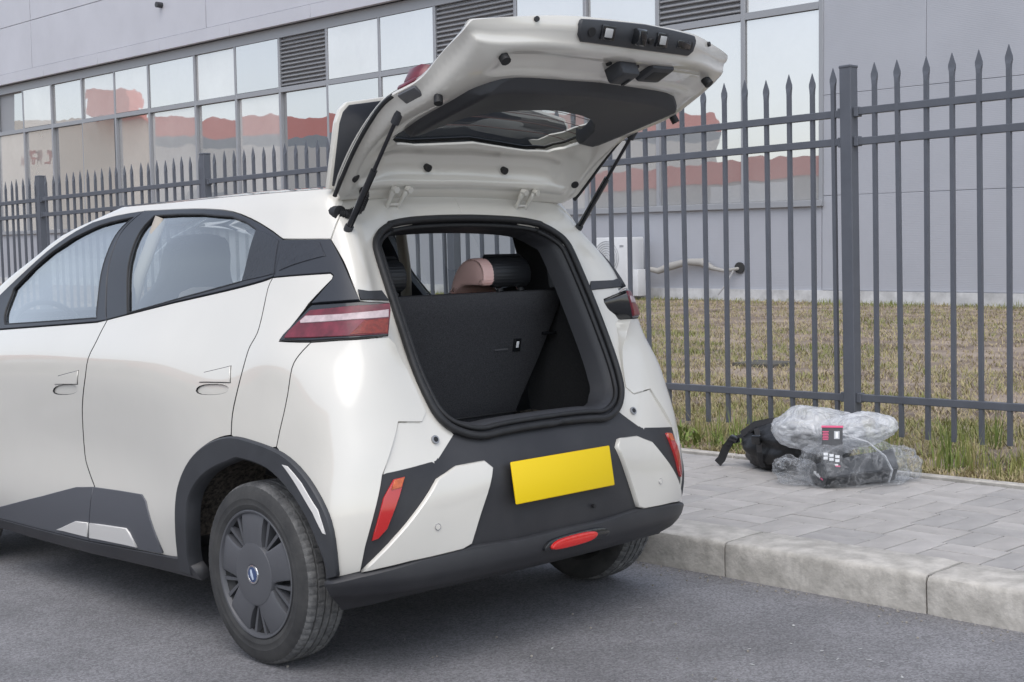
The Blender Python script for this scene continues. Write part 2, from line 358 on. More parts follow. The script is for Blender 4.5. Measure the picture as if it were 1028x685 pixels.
# outlines on the body surface, in metres: (distance round the body from the rear centre, height)
POLY = {
  'front_door': [(2.9832, 1.065), (2.8618, 1.0531), (2.0863, 1.0984), (2.0235, 1.1088), (2.0227, 1.0982), (2.0234, 1.0832), (2.026, 1.0679), (2.029, 1.0543), (2.0326, 1.0406), (2.0379, 1.0248), (2.0466, 1.006), (2.0559, 0.9849), (2.0606, 0.9629), (2.0589, 0.94), (2.0558, 0.9162), (2.0569, 0.8917), (2.0642, 0.867), (2.0747, 0.8418), (2.0861, 0.816), (2.0961, 0.7919), (2.1044, 0.7673), (2.1116, 0.735), (2.1194, 0.6867), (2.1257, 0.6308), (2.1237, 0.5855), (2.1171, 0.5597), (2.1088, 0.5438), (2.0985, 0.5278), (2.0835, 0.5061), (2.0667, 0.4844), (2.055, 0.4693), (2.0988, 0.3386), (2.1325, 0.2519), (2.1071, 0.199), (2.2206, 0.2), (2.9283, 0.22), (2.9893, 0.5)],
  'rear_door': [(2.0235, 1.1088), (1.6355, 1.1743), (1.0664, 1.2579), (1.0734, 1.2507), (1.0824, 1.2395), (1.0887, 1.2222), (1.0896, 1.1947), (1.0871, 1.1612), (1.0844, 1.1318), (1.0833, 1.1106), (1.0832, 1.0933), (1.0854, 1.0774), (1.0916, 1.0624), (1.1002, 1.0487), (1.1072, 1.0354), (1.1108, 1.0244), (1.1128, 1.0138), (1.115, 0.9968), (1.1196, 0.9684), (1.1262, 0.9333), (1.1329, 0.8995), (1.1392, 0.8695), (1.1453, 0.8409), (1.15, 0.8139), (1.152, 0.7867), (1.1521, 0.7614), (1.152, 0.7438), (1.1781, 0.7388), (1.2053, 0.7311), (1.2327, 0.7212), (1.2597, 0.7096), (1.2863, 0.6961), (1.313, 0.6805), (1.3389, 0.6633), (1.3631, 0.645), (1.3852, 0.6254), (1.4053, 0.6044), (1.4233, 0.5826), (1.4389, 0.5609), (1.4512, 0.54), (1.46, 0.5193), (1.4661, 0.4982), (1.471, 0.4758), (1.4753, 0.4508), (1.4799, 0.4236), (1.4863, 0.3959), (1.494, 0.3694), (1.5016, 0.3433), (1.5086, 0.3172), (1.5146, 0.2945), (1.5216, 0.2734), (1.8064, 0.2427), (2.1071, 0.199), (2.1325, 0.2519), (2.0988, 0.3386), (2.055, 0.4693), (2.0667, 0.4844), (2.0835, 0.5061), (2.0985, 0.5278), (2.1088, 0.5438), (2.1171, 0.5597), (2.1237, 0.5855), (2.1257, 0.6308), (2.1194, 0.6867), (2.1116, 0.735), (2.1044, 0.7673), (2.0961, 0.7919), (2.0861, 0.816), (2.0747, 0.8418), (2.0642, 0.867), (2.0569, 0.8917), (2.0558, 0.9162), (2.0589, 0.94), (2.0606, 0.9629), (2.0559, 0.9849), (2.0466, 1.006), (2.0379, 1.0248), (2.0326, 1.0406), (2.029, 1.0543), (2.026, 1.0679), (2.0234, 1.0832), (2.0227, 1.0982)],
  'quarter': [(1.0664, 1.2579), (0.7793, 1.2687), (0.7697, 1.2609), (0.7736, 1.25), (0.8604, 1.174), (0.9631, 1.055), (0.8481, 1.0537), (0.8575, 1.0434), (0.8707, 1.0286), (0.8826, 1.0138), (0.8912, 1.0018), (0.8985, 0.9897), (0.9054, 0.9736), (0.9122, 0.95), (0.9192, 0.9221), (0.9259, 0.8959), (0.9322, 0.8735), (0.9378, 0.8528), (0.9431, 0.8332), (0.9483, 0.8146), (0.9534, 0.797), (0.9583, 0.7793), (0.9632, 0.7593), (0.9679, 0.7392), (0.9711, 0.725), (0.9971, 0.7188), (1.0263, 0.7245), (1.054, 0.729), (1.0792, 0.7327), (1.1032, 0.7353), (1.1269, 0.736), (1.152, 0.7438), (1.1521, 0.7614), (1.152, 0.7867), (1.15, 0.8139), (1.1453, 0.8409), (1.1392, 0.8695), (1.1329, 0.8995), (1.1262, 0.9333), (1.1196, 0.9684), (1.115, 0.9968), (1.1128, 1.0138), (1.1108, 1.0244), (1.1072, 1.0354), (1.1002, 1.0487), (1.0916, 1.0624), (1.0854, 1.0774), (1.0832, 1.0933), (1.0833, 1.1106), (1.0844, 1.1318), (1.0871, 1.1612), (1.0896, 1.1947), (1.0887, 1.2222), (1.0824, 1.2395), (1.0734, 1.2507)],
  'bumper': [(0.8481, 1.0537), (0.7628, 1.0599), (0.5603, 1.0656), (0.5367, 1.0441), (0.5028, 0.9595), (0.4917, 0.8827), (0.4851, 0.8225), (0.5122, 0.796), (0.5951, 0.806), (0.645, 0.6529), (0.6644, 0.4417), (0.6675, 0.3633), (0.7111, 0.3495), (0.7132, 0.3461), (0.7177, 0.3727), (0.7233, 0.4096), (0.7308, 0.4483), (0.7398, 0.4811), (0.749, 0.506), (0.7589, 0.5275), (0.7701, 0.5474), (0.7837, 0.5676), (0.8007, 0.5889), (0.8208, 0.6102), (0.843, 0.6303), (0.8652, 0.6483), (0.8863, 0.664), (0.9068, 0.6781), (0.9278, 0.6906), (0.9502, 0.7016), (0.9711, 0.725), (0.9679, 0.7392), (0.9632, 0.7593), (0.9583, 0.7793), (0.9534, 0.797), (0.9483, 0.8146), (0.9431, 0.8332), (0.9378, 0.8528), (0.9322, 0.8735), (0.9259, 0.8959), (0.9192, 0.9221), (0.9122, 0.95), (0.9054, 0.9736), (0.8985, 0.9897), (0.8912, 1.0018), (0.8826, 1.0138), (0.8707, 1.0286), (0.8575, 1.0434)],
  'facet': [(0.5915, 0.806), (0.518, 0.7969), (0.4727, 0.8276), (0.4282, 0.7858), (0.4023, 0.746), (0.4996, 0.6641), (0.6415, 0.6529)],
  'jamb': [(0.7629, 1.3796), (0.7227, 1.3076), (0.666, 1.1826), (0.63, 1.18), (0.64, 1), (0.62, 0.86), (0.56, 0.8), (0.5039, 0.7937), (0.4589, 0.7888), (0.4442, 0.8029), (0.4525, 0.8507), (0.452, 0.9545), (0.4339, 1.1324), (0.4458, 1.3046), (0.4496, 1.3674), (0.3931, 1.4141), (0.2476, 1.4342), (0.35, 1.44), (0, 1.448), (0, 1.549), (0.55, 1.549), (0.7245, 1.4249)],
  'd_trim': [(1.0363, 1.3841), (0.7656, 1.3796), (0.6715, 1.183), (0.8509, 1.1739), (0.7736, 1.25), (0.7697, 1.2609), (0.7793, 1.2687), (1.0585, 1.2579), (1.0446, 1.3133)],
  'texture': [(1.3106, 1.424), (1.0619, 1.3811), (1.05, 1.2676), (1.2747, 1.2443)],
  'texture2': [(1.0124, 1.3689), (0.8077, 1.3709), (0.7911, 1.3218), (1.0175, 1.2771)],
  'front_frame': [(2.6526, 1.5223), (2.73, 1.5203), (2.8154, 1.5171), (2.9253, 1.5116), (2.9924, 1.5037), (3.0778, 1.4934), (3.085, 1.4795), (3.1022, 1.4614), (3.1083, 1.4394), (3.1266, 1.4135), (3.1519, 1.383), (3.1582, 1.3485), (3.1591, 1.3123), (3.163, 1.2704), (3.1705, 1.2267), (3.1693, 1.1956), (3.1357, 1.115), (3.0259, 1.04), (2.8618, 1.0531), (2.0863, 1.0984), (2.0213, 1.1069)],
  'front_glass': [(2.8265, 1.0747), (3.0837, 1.2255), (3.0839, 1.2586), (3.0825, 1.3048), (3.0781, 1.3464), (3.0589, 1.378), (3.0229, 1.4054), (3.0001, 1.429), (2.9558, 1.449), (2.9192, 1.4651), (2.8887, 1.4772), (2.8398, 1.4843), (2.8158, 1.4878), (2.7788, 1.4907), (2.7422, 1.4944), (2.6877, 1.4975), (2.6507, 1.4997), (2.1052, 1.1128)],
  'rear_frame': [(2.6526, 1.5223), (2.5714, 1.5214), (2.4494, 1.5199), (2.2847, 1.5178), (2.1563, 1.5156), (2.0234, 1.5131), (1.8881, 1.5094), (1.7754, 1.5049), (1.6678, 1.4994), (1.571, 1.4908), (1.484, 1.4781), (1.4033, 1.4625), (1.3242, 1.4453), (1.2311, 1.424), (1.1192, 1.4014), (1.0319, 1.3857), (1.0315, 1.3263), (1.046, 1.2676), (1.0664, 1.2579), (1.6355, 1.1743), (2.0213, 1.1069)],
  'rear_glass': [(2.4141, 1.4986), (2.12, 1.4959), (1.821, 1.4883), (1.539, 1.4717), (1.4116, 1.4489), (1.3011, 1.4171), (1.2733, 1.2466), (1.5887, 1.192), (1.9036, 1.1326)],
  'cant': [(3.1357, 1.115), (3.1693, 1.1956), (3.1705, 1.2267), (3.163, 1.2704), (3.1591, 1.3123), (3.1582, 1.3485), (3.1519, 1.383), (3.1266, 1.4135), (3.1083, 1.4394), (3.1022, 1.4614), (3.085, 1.4795), (3.0778, 1.4934), (2.9924, 1.5037), (2.9253, 1.5116), (2.8154, 1.5171), (2.73, 1.5203), (2.6526, 1.5223), (2.5714, 1.5214), (2.4494, 1.5199), (2.2847, 1.5178), (2.1563, 1.5156), (2.0234, 1.5131), (1.8881, 1.5094), (1.7754, 1.5049), (1.6678, 1.4994), (1.571, 1.4908), (1.484, 1.4781), (1.4033, 1.4625), (1.3242, 1.4453), (1.2311, 1.424), (1.1192, 1.4014), (1.0319, 1.3857), (1.0319, 1.3857), (0.7656, 1.3796), (0.7271, 1.4249), (0.55, 1.549), (0.7, 1.549), (0.915, 1.549), (1.13, 1.549), (1.345, 1.549), (1.561, 1.549), (1.776, 1.549), (1.991, 1.549), (2.206, 1.549), (2.421, 1.549), (2.636, 1.549), (2.851, 1.549), (3.066, 1.549), (3.282, 1.549), (3.497, 1.549), (3.497, 1.52), (3.497, 1.46), (3.497, 1.38), (3.497, 1.28), (3.497, 1.18), (3.497, 1.11)],
  'lamp': [(0.9631, 1.055), (0.9481, 1.08), (0.86, 1.1615), (0.8447, 1.1724), (0.6735, 1.1805), (0.5532, 1.1741), (0.5472, 1.1537), (0.5603, 1.0656), (0.7628, 1.0599), (0.8481, 1.0537)],
  'lamp_red': [(0.9355, 1.0633), (0.9239, 1.0835), (0.8484, 1.1506), (0.7152, 1.1621), (0.554, 1.1679), (0.5518, 1.1477), (0.5632, 1.075), (0.762, 1.0706), (0.8488, 1.0659)],
  'lamp_bar': [(0.8816, 1.1163), (0.8626, 1.1319), (0.736, 1.1378), (0.5597, 1.1494), (0.5604, 1.1262), (0.7388, 1.1178), (0.8789, 1.1086)],
  'lamp_orange': [(0.7193, 1.0748), (0.654, 1.118), (0.5605, 1.1231), (0.5648, 1.0782)],
  'corner_bit': [(0.6729, 1.2185), (0.6167, 1.2125), (0.4871, 1.2113), (0.4571, 1.1751), (0.666, 1.1826)],
  'arch': [(1.5191, 0.2786), (1.5146, 0.2945), (1.5086, 0.3172), (1.5016, 0.3433), (1.494, 0.3694), (1.4863, 0.3959), (1.4799, 0.4236), (1.4753, 0.4508), (1.471, 0.4758), (1.4661, 0.4982), (1.46, 0.5193), (1.4512, 0.54), (1.4389, 0.5609), (1.4233, 0.5826), (1.4053, 0.6044), (1.3852, 0.6254), (1.3631, 0.645), (1.3389, 0.6633), (1.313, 0.6805), (1.2863, 0.6961), (1.2597, 0.7096), (1.2327, 0.7212), (1.2053, 0.7311), (1.1781, 0.7388), (1.152, 0.7438), (1.1273, 0.7457), (1.1035, 0.745), (1.0794, 0.7423), (1.0541, 0.7386), (1.0263, 0.734), (0.997, 0.7282), (0.9685, 0.7209), (0.943, 0.7118), (0.9206, 0.7008), (0.8998, 0.6882), (0.8795, 0.674), (0.8586, 0.6582), (0.8367, 0.6402), (0.8147, 0.6199), (0.7947, 0.5985), (0.778, 0.5771), (0.7647, 0.5568), (0.7539, 0.5368), (0.7444, 0.5152), (0.7355, 0.4903), (0.7267, 0.4576), (0.7191, 0.419), (0.7135, 0.3824), (0.7094, 0.3561), (0.746, 0.3422), (0.747, 0.3504), (0.7479, 0.3617), (0.7504, 0.3768), (0.7563, 0.3966), (0.7675, 0.4235), (0.7848, 0.4555), (0.8065, 0.4875), (0.8291, 0.515), (0.8507, 0.5375), (0.8723, 0.5575), (0.8935, 0.5759), (0.9142, 0.5934), (0.9347, 0.6105), (0.9553, 0.6266), (0.9764, 0.6408), (0.9982, 0.6524), (1.0226, 0.6606), (1.0495, 0.6661), (1.0758, 0.6692), (1.0979, 0.6707), (1.1122, 0.6707), (1.1209, 0.669), (1.1294, 0.6651), (1.1434, 0.6587), (1.1665, 0.6493), (1.1963, 0.637), (1.2287, 0.6225), (1.2588, 0.6067), (1.2852, 0.5897), (1.3101, 0.5709), (1.3325, 0.5511), (1.3514, 0.5308), (1.3653, 0.5115), (1.3745, 0.4925), (1.3808, 0.4714), (1.3868, 0.4457), (1.3948, 0.4097), (1.4081, 0.365), (1.4231, 0.3221), (1.4346, 0.2921), (1.4432, 0.2206), (1.5242, 0.2248)],
  'arch_slit': [(0.9361, 0.6757), (0.9151, 0.672), (0.8581, 0.6269), (0.7871, 0.5538), (0.7543, 0.484), (0.7642, 0.4863), (0.8047, 0.5428), (0.8733, 0.6126)],
  'sill': [(2.9405, 0.31), (2.9102, 0.2356), (2.1214, 0.2455), (1.6442, 0.2686), (1.4587, 0.2799), (1.3906, 0.2155), (2.1439, 0.1931), (2.9416, 0.1883), (2.9466, 0.22)],
  'clad_front': [(2.9405, 0.4), (2.8698, 0.291), (2.4372, 0.39), (2.1787, 0.4551), (2.055, 0.4693), (2.0988, 0.3386), (2.1362, 0.2432), (2.9119, 0.2331), (2.9405, 0.31)],
  'clad_rear': [(2.055, 0.4693), (1.8841, 0.4759), (1.7257, 0.4804), (1.696, 0.4583), (1.6282, 0.2749), (1.6442, 0.2686), (2.1362, 0.2432), (2.0988, 0.3386)],
  'insert_front': [(2.367, 0.2589), (2.2019, 0.318), (2.1084, 0.3241), (2.1341, 0.2598)],
  'insert_rear': [(2.0974, 0.3256), (1.9703, 0.3335), (1.8443, 0.3401), (1.8264, 0.325), (1.7941, 0.2706), (2.1238, 0.2593)],
  'handle_front': [(2.2855, 0.8512), (2.2571, 0.8863), (2.1093, 0.9149), (2.1134, 0.8607)],
  'handle_front_cup': [(2.2861, 0.8472), (2.1134, 0.8607), (2.1297, 0.821), (2.319, 0.8075)],
  'handle_rear': [(1.3309, 0.9088), (1.3166, 0.9429), (1.1856, 0.9697), (1.1714, 0.9152)],
  'handle_rear_cup': [(1.3344, 0.9019), (1.1775, 0.91), (1.1812, 0.8771), (1.347, 0.8658)],
  'cover': [(0, 0.74), (0.3, 0.742), (0.3195, 0.7326), (0.3827, 0.7598), (0.4265, 0.7359), (0.4978, 0.6774), (0.645, 0.657), (0.6683, 0.4422), (0.6715, 0.3637), (0.7114, 0.3528), (0.7434, 0.3417), (0.7127, 0.274), (0.6901, 0.2297), (0.55, 0.262), (0.3, 0.272), (0, 0.278)],
  'white_low': [(0.3271, 0.6559), (0.2989, 0.6314), (0.3952, 0.4035), (0.4265, 0.3923), (0.5721, 0.3829), (0.6669, 0.3649), (0.6081, 0.4653), (0.5447, 0.5624), (0.5073, 0.6221), (0.4418, 0.6512)],
  'refl': [(0.6221, 0.6392), (0.5936, 0.6439), (0.6247, 0.4912), (0.6403, 0.4631), (0.6561, 0.4567), (0.643, 0.586)],
  'refl_top': [(0.6211, 0.6361), (0.5951, 0.6412), (0.6044, 0.61), (0.6275, 0.6059)],
  'lowstrip': [(0, 0.392), (0.2, 0.388), (0.3889, 0.3965), (0.5487, 0.3845), (0.6674, 0.3616), (0.7434, 0.3417), (0.7127, 0.274), (0.6901, 0.2297), (0.55, 0.266), (0.3, 0.276), (0, 0.282)],
  'seal': [(0, 0.735), (0.2, 0.733), (0.3046, 0.722), (0.4089, 0.7528), (0.4533, 0.8007), (0.465, 0.8581), (0.4677, 0.9557), (0.45, 1.1331), (0.4674, 1.3049), (0.4728, 1.3675), (0.4249, 1.4074), (0.3565, 1.4327), (0.38, 1.43), (0.28, 1.445), (0.15, 1.452), (0, 1.455)],
  'coverfill': [(0, 0.755), (0.3, 0.75), (0.42, 0.775), (0.47, 0.8), (0.5, 0.77), (0.5, 0.7), (0.3, 0.69), (0, 0.69)],
  'dots': [(0.4833, 0.7375), (0.5049, 0.4781), (0.5263, 1.0277)],
}
# ================================================================ materials used on the car
paint = mat("cream_white_paint", (.69, .662, .60), rough=.28, coat=1.0, spec=.5, var=.015, vscale=3)
paint.node_tree.nodes["Principled BSDF"].inputs["Coat IOR"].default_value = 1.6; paint.node_tree.nodes["Principled BSDF"].inputs["Coat Roughness"].default_value = .01
gate_paint = paint
blackp = mat("matt_black_plastic", (.040, .042, .047), rough=.5, var=.10, vscale=14, bump=.06, bscale=420, rvar=.08)
glossb = mat("gloss_black", (.012, .013, .015), rough=.12, coat=.6)
trimp = mat("charcoal_frame_trim", (.030, .033, .041), rough=.38, bump=.03, bscale=500)
cladm = mat("grey_door_cladding", (.095, .099, .112), rough=.45, bump=.03, bscale=500)
rubber = mat("black_rubber", (.016, .016, .017), rough=.55, var=.2, vscale=30)
dirtyb = mat("dusty_black_plastic", (.028, .028, .032), rough=.5, var=.1, vscale=3.5, col2=(.038, .038, .041), bump=.06, bscale=380)
carpet = mat("grey_boot_carpet", (.062, .062, .066), rough=.95, spec=.1, var=.25, vscale=260, bump=.5, bscale=350, detail=3)
intp = mat("dark_interior_plastic", (.040, .041, .046), rough=.55, bump=.08, bscale=600)
liner = mat("light_headliner", (.36, .35, .33), rough=.9)
beige = mat("beige_pillar_trim", (.40, .36, .31), rough=.7)
blackleather = mat("black_leatherette", (.018, .019, .021), rough=.42, bump=.08, bscale=300)
pinkleather = mat("pink_leatherette", (.88, .58, .52), rough=.5, bump=.06, bscale=300)
chrome = mat("bright_metal", (.75, .75, .76), rough=.18, metal=1)
redlens = mat("red_lens", (.48, .014, .014), rough=.12, coat=1)
darkred = mat("dark_red_lens", (.15, .016, .030), rough=.30, coat=.25, var=.35, vscale=22)
orangelens = mat("orange_red_reflex", (.20, .020, .010), rough=.35, coat=.2, var=.25, vscale=90, bump=.15, bscale=160)
clearlens = mat("frosted_clear_lens", (.52, .42, .43), rough=.35, coat=.15, var=.2, vscale=30)
yellow = mat("yellow_plate", (.87, .61, .0), rough=.45)
tyrem = mat("dusty_tyre", (.036, .036, .037), rough=.72, var=.2, vscale=9, col2=(.060, .059, .057), bump=.12, bscale=200)
treadm = mat("dusty_tread", (.11, .11, .112), rough=.9, var=.3, vscale=25, col2=(.18, .178, .174), bump=.3, bscale=160)
hubm = mat("charcoal_hubcap_plastic", (.090, .092, .100), rough=.42, bump=.03, bscale=500)
darkwell = mat("dirty_felt_liner", (.012, .011, .010), rough=1, var=.5, vscale=60, col2=(.10, .085, .07), bump=1.0, bscale=60)
sideglass = glass_mat("side_glass", (.86, .90, .89), 2.6)
rearglass = glass_mat("tinted_rear_glass", (.76, .79, .79), .9)
greywhite = mat("white_insert", (.70, .68, .65), rough=.35, coat=.6)
# embossed diamond relief on the window corner trim
texm = mat("embossed_black_trim", (.030, .033, .041), rough=.38)
_n = texm.node_tree.nodes; _l = texm.node_tree.links
_tc = _n.new("ShaderNodeTexCoord"); _mp = _n.new("ShaderNodeMapping"); _mp.inputs['Rotation'].default_value = (math.radians(40), 0, 0); _mp.inputs['Scale'].default_value = (0.01, 1, 1)
_ck = _n.new("ShaderNodeTexVoronoi"); _ck.inputs['Scale'].default_value = 75; _ck.distance = 'CHEBYCHEV'; _ck.inputs['Randomness'].default_value = .05
_bp = _n.new("ShaderNodeBump"); _bp.inputs['Strength'].default_value = 1.0; _bp.inputs['Distance'].default_value = .03
_l.new(_tc.outputs['Object'], _mp.inputs[0]); _l.new(_mp.outputs[0], _ck.inputs['Vector']); _l.new(_ck.outputs[0], _bp.inputs['Height']); _l.new(_bp.outputs[0], _n["Principled BSDF"].inputs['Normal'])

BODY = Chart(*body_rows()); BODY_IN = Chart(*body_rows(False)); GATE = Chart(*gate_rows(), ns=240, nv=240)
CAR = empty("hatchback_car", (0, 0, 0), "cream white hatchback parked at the kerb with its tailgate raised and yellow plate", "car")
uc = [float(q) for q in BODY.ucol]

def arch_hole(chart_y, z0=.30, r=.40, lo=.16):
    pass
# ---------------------------------------------------------------- outer panels
HAND_F, HAND_R = POLY['handle_front'], POLY['handle_rear']
doors_f = lr("front_door", 'front_door', paint, CAR, thick=.03, res=.04, gapm=rubber, holes=[smooth_poly(POLY['handle_front_cup'], 2)])  # painted metal edges coloured black so the door gaps read as shaded
doors_r = lr("rear_door", 'rear_door', paint, CAR, thick=.03, res=.04, gapm=rubber, holes=[smooth_poly(POLY['handle_rear_cup'], 2)])
lr("quarter_panel", 'quarter', paint, CAR, thick=.03, res=.03, inset=.0012, cham=.0005, gapm=rubber)
bump_w = lr("rear_bumper_corner", 'bumper', paint, CAR, thick=.085, res=.03, cham=.0006, inset=.0010)
lr("bumper_facet", 'facet', paint, CAR, off=-.004, thick=.03, res=.2, chart=BODY_IN)
lr("tailgate_jamb", 'jamb', paint, CAR, off=-.004, thick=.02, res=.03, inset=0, chart=BODY_IN)
lr("cant_rail", 'cant', paint, CAR, thick=.03, res=.04, inset=.001)
dt = lr("d_pillar_trim", 'd_trim', trimp, CAR, off=.003, thick=.02, rnd=0)
for k in (0, 1):
    panel("embossed_inlay", POLY['texture2'], texm, dt[k], BODY, off=.0055, thick=.004, mirror=bool(k), res=.02)
ff = lr("front_window_frame", 'front_frame', trimp, CAR, off=.004, thick=.035, holes=[POLY['front_glass']], res=.03)
rf = lr("rear_window_frame", 'rear_frame', trimp, CAR, off=.004, thick=.035, holes=[POLY['rear_glass']], res=.03)
for k in (0, 1):
    panel("embossed_inlay", POLY['texture'], texm, rf[k], BODY, off=.0065, thick=.004, mirror=bool(k), res=.02)
    for gk, pr_ in (('rear_glass', rf), ('front_glass', ff)):
        pts = []
        for s, v in densify(dedupe(POLY[gk]), .03):
            q = BODY.P(s, v)+BODY.n(s, v)*.002; pts.append((q[0]*(-1 if k else 1), q[1], q[2]))
        tube("weatherstrip", pts, .004, rubber, pr_[k], n=6, closed=True)
g1 = lr("front_side_window", POLY['front_glass'], sideglass, CAR, off=-.006, thick=.004, res=.06, inset=0)
g2 = lr("rear_side_window", POLY['rear_glass'], sideglass, CAR, off=-.006, thick=.004, res=.06, inset=0)
lr("corner_trim", 'corner_bit', blackp, CAR, off=.002, thick=.02, chart=BODY_IN)
# roof skin
ye = BODY.T[-1]; msk = (BODY.U > uc[3])
yy = ye[msk][:, 1]; xx = ye[msk][:, 0]; od = np.argsort(yy, kind='stable')
def roof_x(y): return float(np.interp(y, yy[od], xx[od]))
def roof_pt(y, s):
    t = (y+.085)/1.525; h = .012+.028*math.sin(math.pi*min(1, max(0, t*.92+.08)))
    if t > .86: h *= max(0, 1-((t-.86)/.14)**2)
    return (roof_x(y)*s, y, 1.549+h*(1-abs(s)**2.6))
V, F = [], []; NY, NX = 60, 40
for i in range(NY+1):
    for j in range(NX+1): V.append(roof_pt(-.085+1.523*i/NY, -1+2*j/NX))
for i in range(NY):
    for j in range(NX): F.append((i*(NX+1)+j, i*(NX+1)+j+1, (i+1)*(NX+1)+j+1, (i+1)*(NX+1)+j))
b0 = len(V)
for j in range(NX+1): q = V[j]; V.append((q[0], q[1]+.002, 1.50))
for j in range(NX): F.append((j, b0+j, b0+j+1, j+1))
roof = mesh_obj("roof", V, F, paint, CAR, smooth=True); roof.data.set_sharp_from_angle(angle=math.radians(40))
tube("antenna_fin", [(0, .12, 1.585), (0, .05, 1.605), (0, .01, 1.625)], [.022, .016, .005], glossb, roof, n=8)
# front of the car (out of frame, but part of the same body)
windscreen = panel("windscreen", full([(uc[14]-.001, 1.10), (uc[14]-.001, 1.54), (uc[12], 1.54), (uc[11]+.03, 1.46), (uc[11]+.03, 1.12)]) if False else
    [(uc[11]+.02, 1.10), (uc[11]+.02, 1.53), (uc[14], 1.53), (uc[14], 1.10)], sideglass, CAR, BODY, off=-.004, thick=.004, both=True, res=.08)[0]
for nm, pl, mm in (("front_fender", [(2.7+.06, .55), (uc[10]-.12, .74), (uc[10]+.14, .74), (uc[11]-.05, .55), (uc[11]-.02, .34), (uc[11]+.06, .34), (uc[11]+.05, 1.00), (uc[10]-.0, 1.04), (2.7, 1.055)], paint),
                   ("front_bumper", [(uc[11]-.08, .20), (uc[14], .20), (uc[14], .66), (uc[11]+.06, .66)], paint),
                   ("headlamp", [(uc[11]+.07, .67), (uc[13]-.08, .67), (uc[13]-.02, .75), (uc[11]+.07, .80)], glossb),
                   ("bonnet", [(uc[11]+.07, .81), (uc[13], .77), (uc[14], .70), (uc[14], 1.08), (uc[11]+.06, 1.08)], paint)):
    panel(nm, pl, mm, CAR, BODY, off=0, thick=.02, both=True, res=.05)
panel("cowl", [(uc[10]+.1, 1.04), (uc[14], 1.07), (uc[14], 1.13), (uc[11], 1.13)], blackp, CAR, BODY, off=-.012, thick=.02, both=True, res=.06)
# lower cladding
lr("sill_trim", 'sill', dirtyb, CAR, off=.012, thick=.05, res=.05)
lr("door_cladding", 'clad_front', cladm, CAR, off=.006, thick=.012, res=.05)
lr("door_cladding", 'clad_rear', cladm, CAR, off=.006, thick=.012, res=.05)
lr("cladding_insert", 'insert_front', greywhite, CAR, off=.012, thick=.010, res=.05)
lr("cladding_insert", 'insert_rear', greywhite, CAR, off=.012, thick=.010, res=.05)
arch_poly = dedupe(POLY['arch'])
ar = lr("wheel_arch_trim", 'arch', blackp, CAR, off=.016, thick=.055, res=.025, cham=.006)
for k in (0, 1):
    panel("arch_insert", POLY['arch_slit'], greywhite, ar[k], BODY, off=.0185, thick=.006, mirror=bool(k), res=.02, inset=0)
# door handles: a pull above a scooped cup
for drs, hk, ck in ((doors_f, 'handle_front', 'handle_front_cup'), (doors_r, 'handle_rear', 'handle_rear_cup')):
    for k in (0, 1):
        h = panel("door_handle", POLY[hk], paint, drs[k], BODY, off=.004, thick=.012, mirror=bool(k), res=.02, inset=.0015)
        panel("handle_gap", inset_poly(POLY[hk], -.0018), rubber, drs[k], BODY, off=.0008, thick=.004, mirror=bool(k), res=.03, inset=0)
        panel("handle_recess", inset_poly(dedupe(POLY[ck]), -.003), paint, drs[k], BODY, off=lambda s, v: -.007, thick=.004, mirror=bool(k), res=.02, inset=.001)
# ---------------------------------------------------------------- tail lamps
for k, lm in enumerate(lr("tail_lamp", 'lamp', glossb, CAR, off=.006, thick=.11, res=.03, cham=.004)):
    mk = bool(k)
    panel("lamp_lens", POLY['lamp_red'], darkred, lm, BODY, off=.011, thick=.006, mirror=mk, res=.02, inset=0)
    panel("reversing_lamp", POLY['lamp_bar'], clearlens, lm, BODY, off=.0135, thick=.004, mirror=mk, res=.02, inset=0)
    panel("lamp_reflex", POLY['lamp_orange'], orangelens, lm, BODY, off=.0130, thick=.004, mirror=mk, res=.02, inset=0)
# ---------------------------------------------------------------- rear bumper
panel("rear_sill", full(POLY['coverfill']), intp, CAR, BODY_IN, off=-.008, thick=.02, res=.04, inset=0)
cov = panel("rear_bumper", full(POLY['cover']), dirtyb, CAR, BODY, off=-.004, thick=.03, res=.03, inset=0)
panel("bumper_lip", full(POLY['lowstrip']), dirtyb, cov, BODY, off=lambda s, v: .010+.02*max(0, min(1, (.39-v)/.05))*(1 if v > .30 else max(0, (v-.262)/.04)), thick=.04, res=.02, inset=0, cham=.004)
for k, wp in enumerate(lr("bumper_panel", 'white_low', paint, CAR, off=.012, thick=.03, res=.025, cham=.004, inset=.0)):
    s_, v_ = POLY['dots'][1]; q = BODY.P(s_, v_); n_ = BODY.n(s_, v_); sg = -1 if k else 1
    c = Vector((q[0]*sg, q[1], q[2]))+Vector((n_[0]*sg, n_[1], n_[2]))*.013; d = Vector((n_[0]*sg, n_[1], n_[2]))
    tube("parking_sensor", [c, c+d*.002], .011, chrome, wp, n=16); tube("sensor_face", [c, c+d*.003], .0085, paint, wp, n=16)
for k, rr in enumerate(lr("rear_reflector", 'refl', redlens, CAR, off=.005, thick=.012, res=.03)):
    panel("amber_segment", POLY['refl_top'], mat("amber_lens", (.55, .11, .025), rough=.25, coat=.4, var=.2, vscale=90), rr, BODY, off=.0075, thick=.004, mirror=bool(k), res=.02, inset=.001)
for sx in (-1, 1):
    s_, v_ = POLY['dots'][0]; q = BODY_IN.P(s_, v_); n_ = BODY_IN.n(s_, v_)
    c = Vector((q[0]*sx, q[1], q[2])); d = Vector((n_[0]*sx, n_[1], n_[2]))
    o = tube("bump_stop", [c-d*.005, c+d*.004], .014, mat("zinc_ring", (.35, .35, .36), rough=.4, metal=.6), CAR, n=14); tube("stop_hole", [c, c+d*.0055], .0085, rubber, o, n=12)
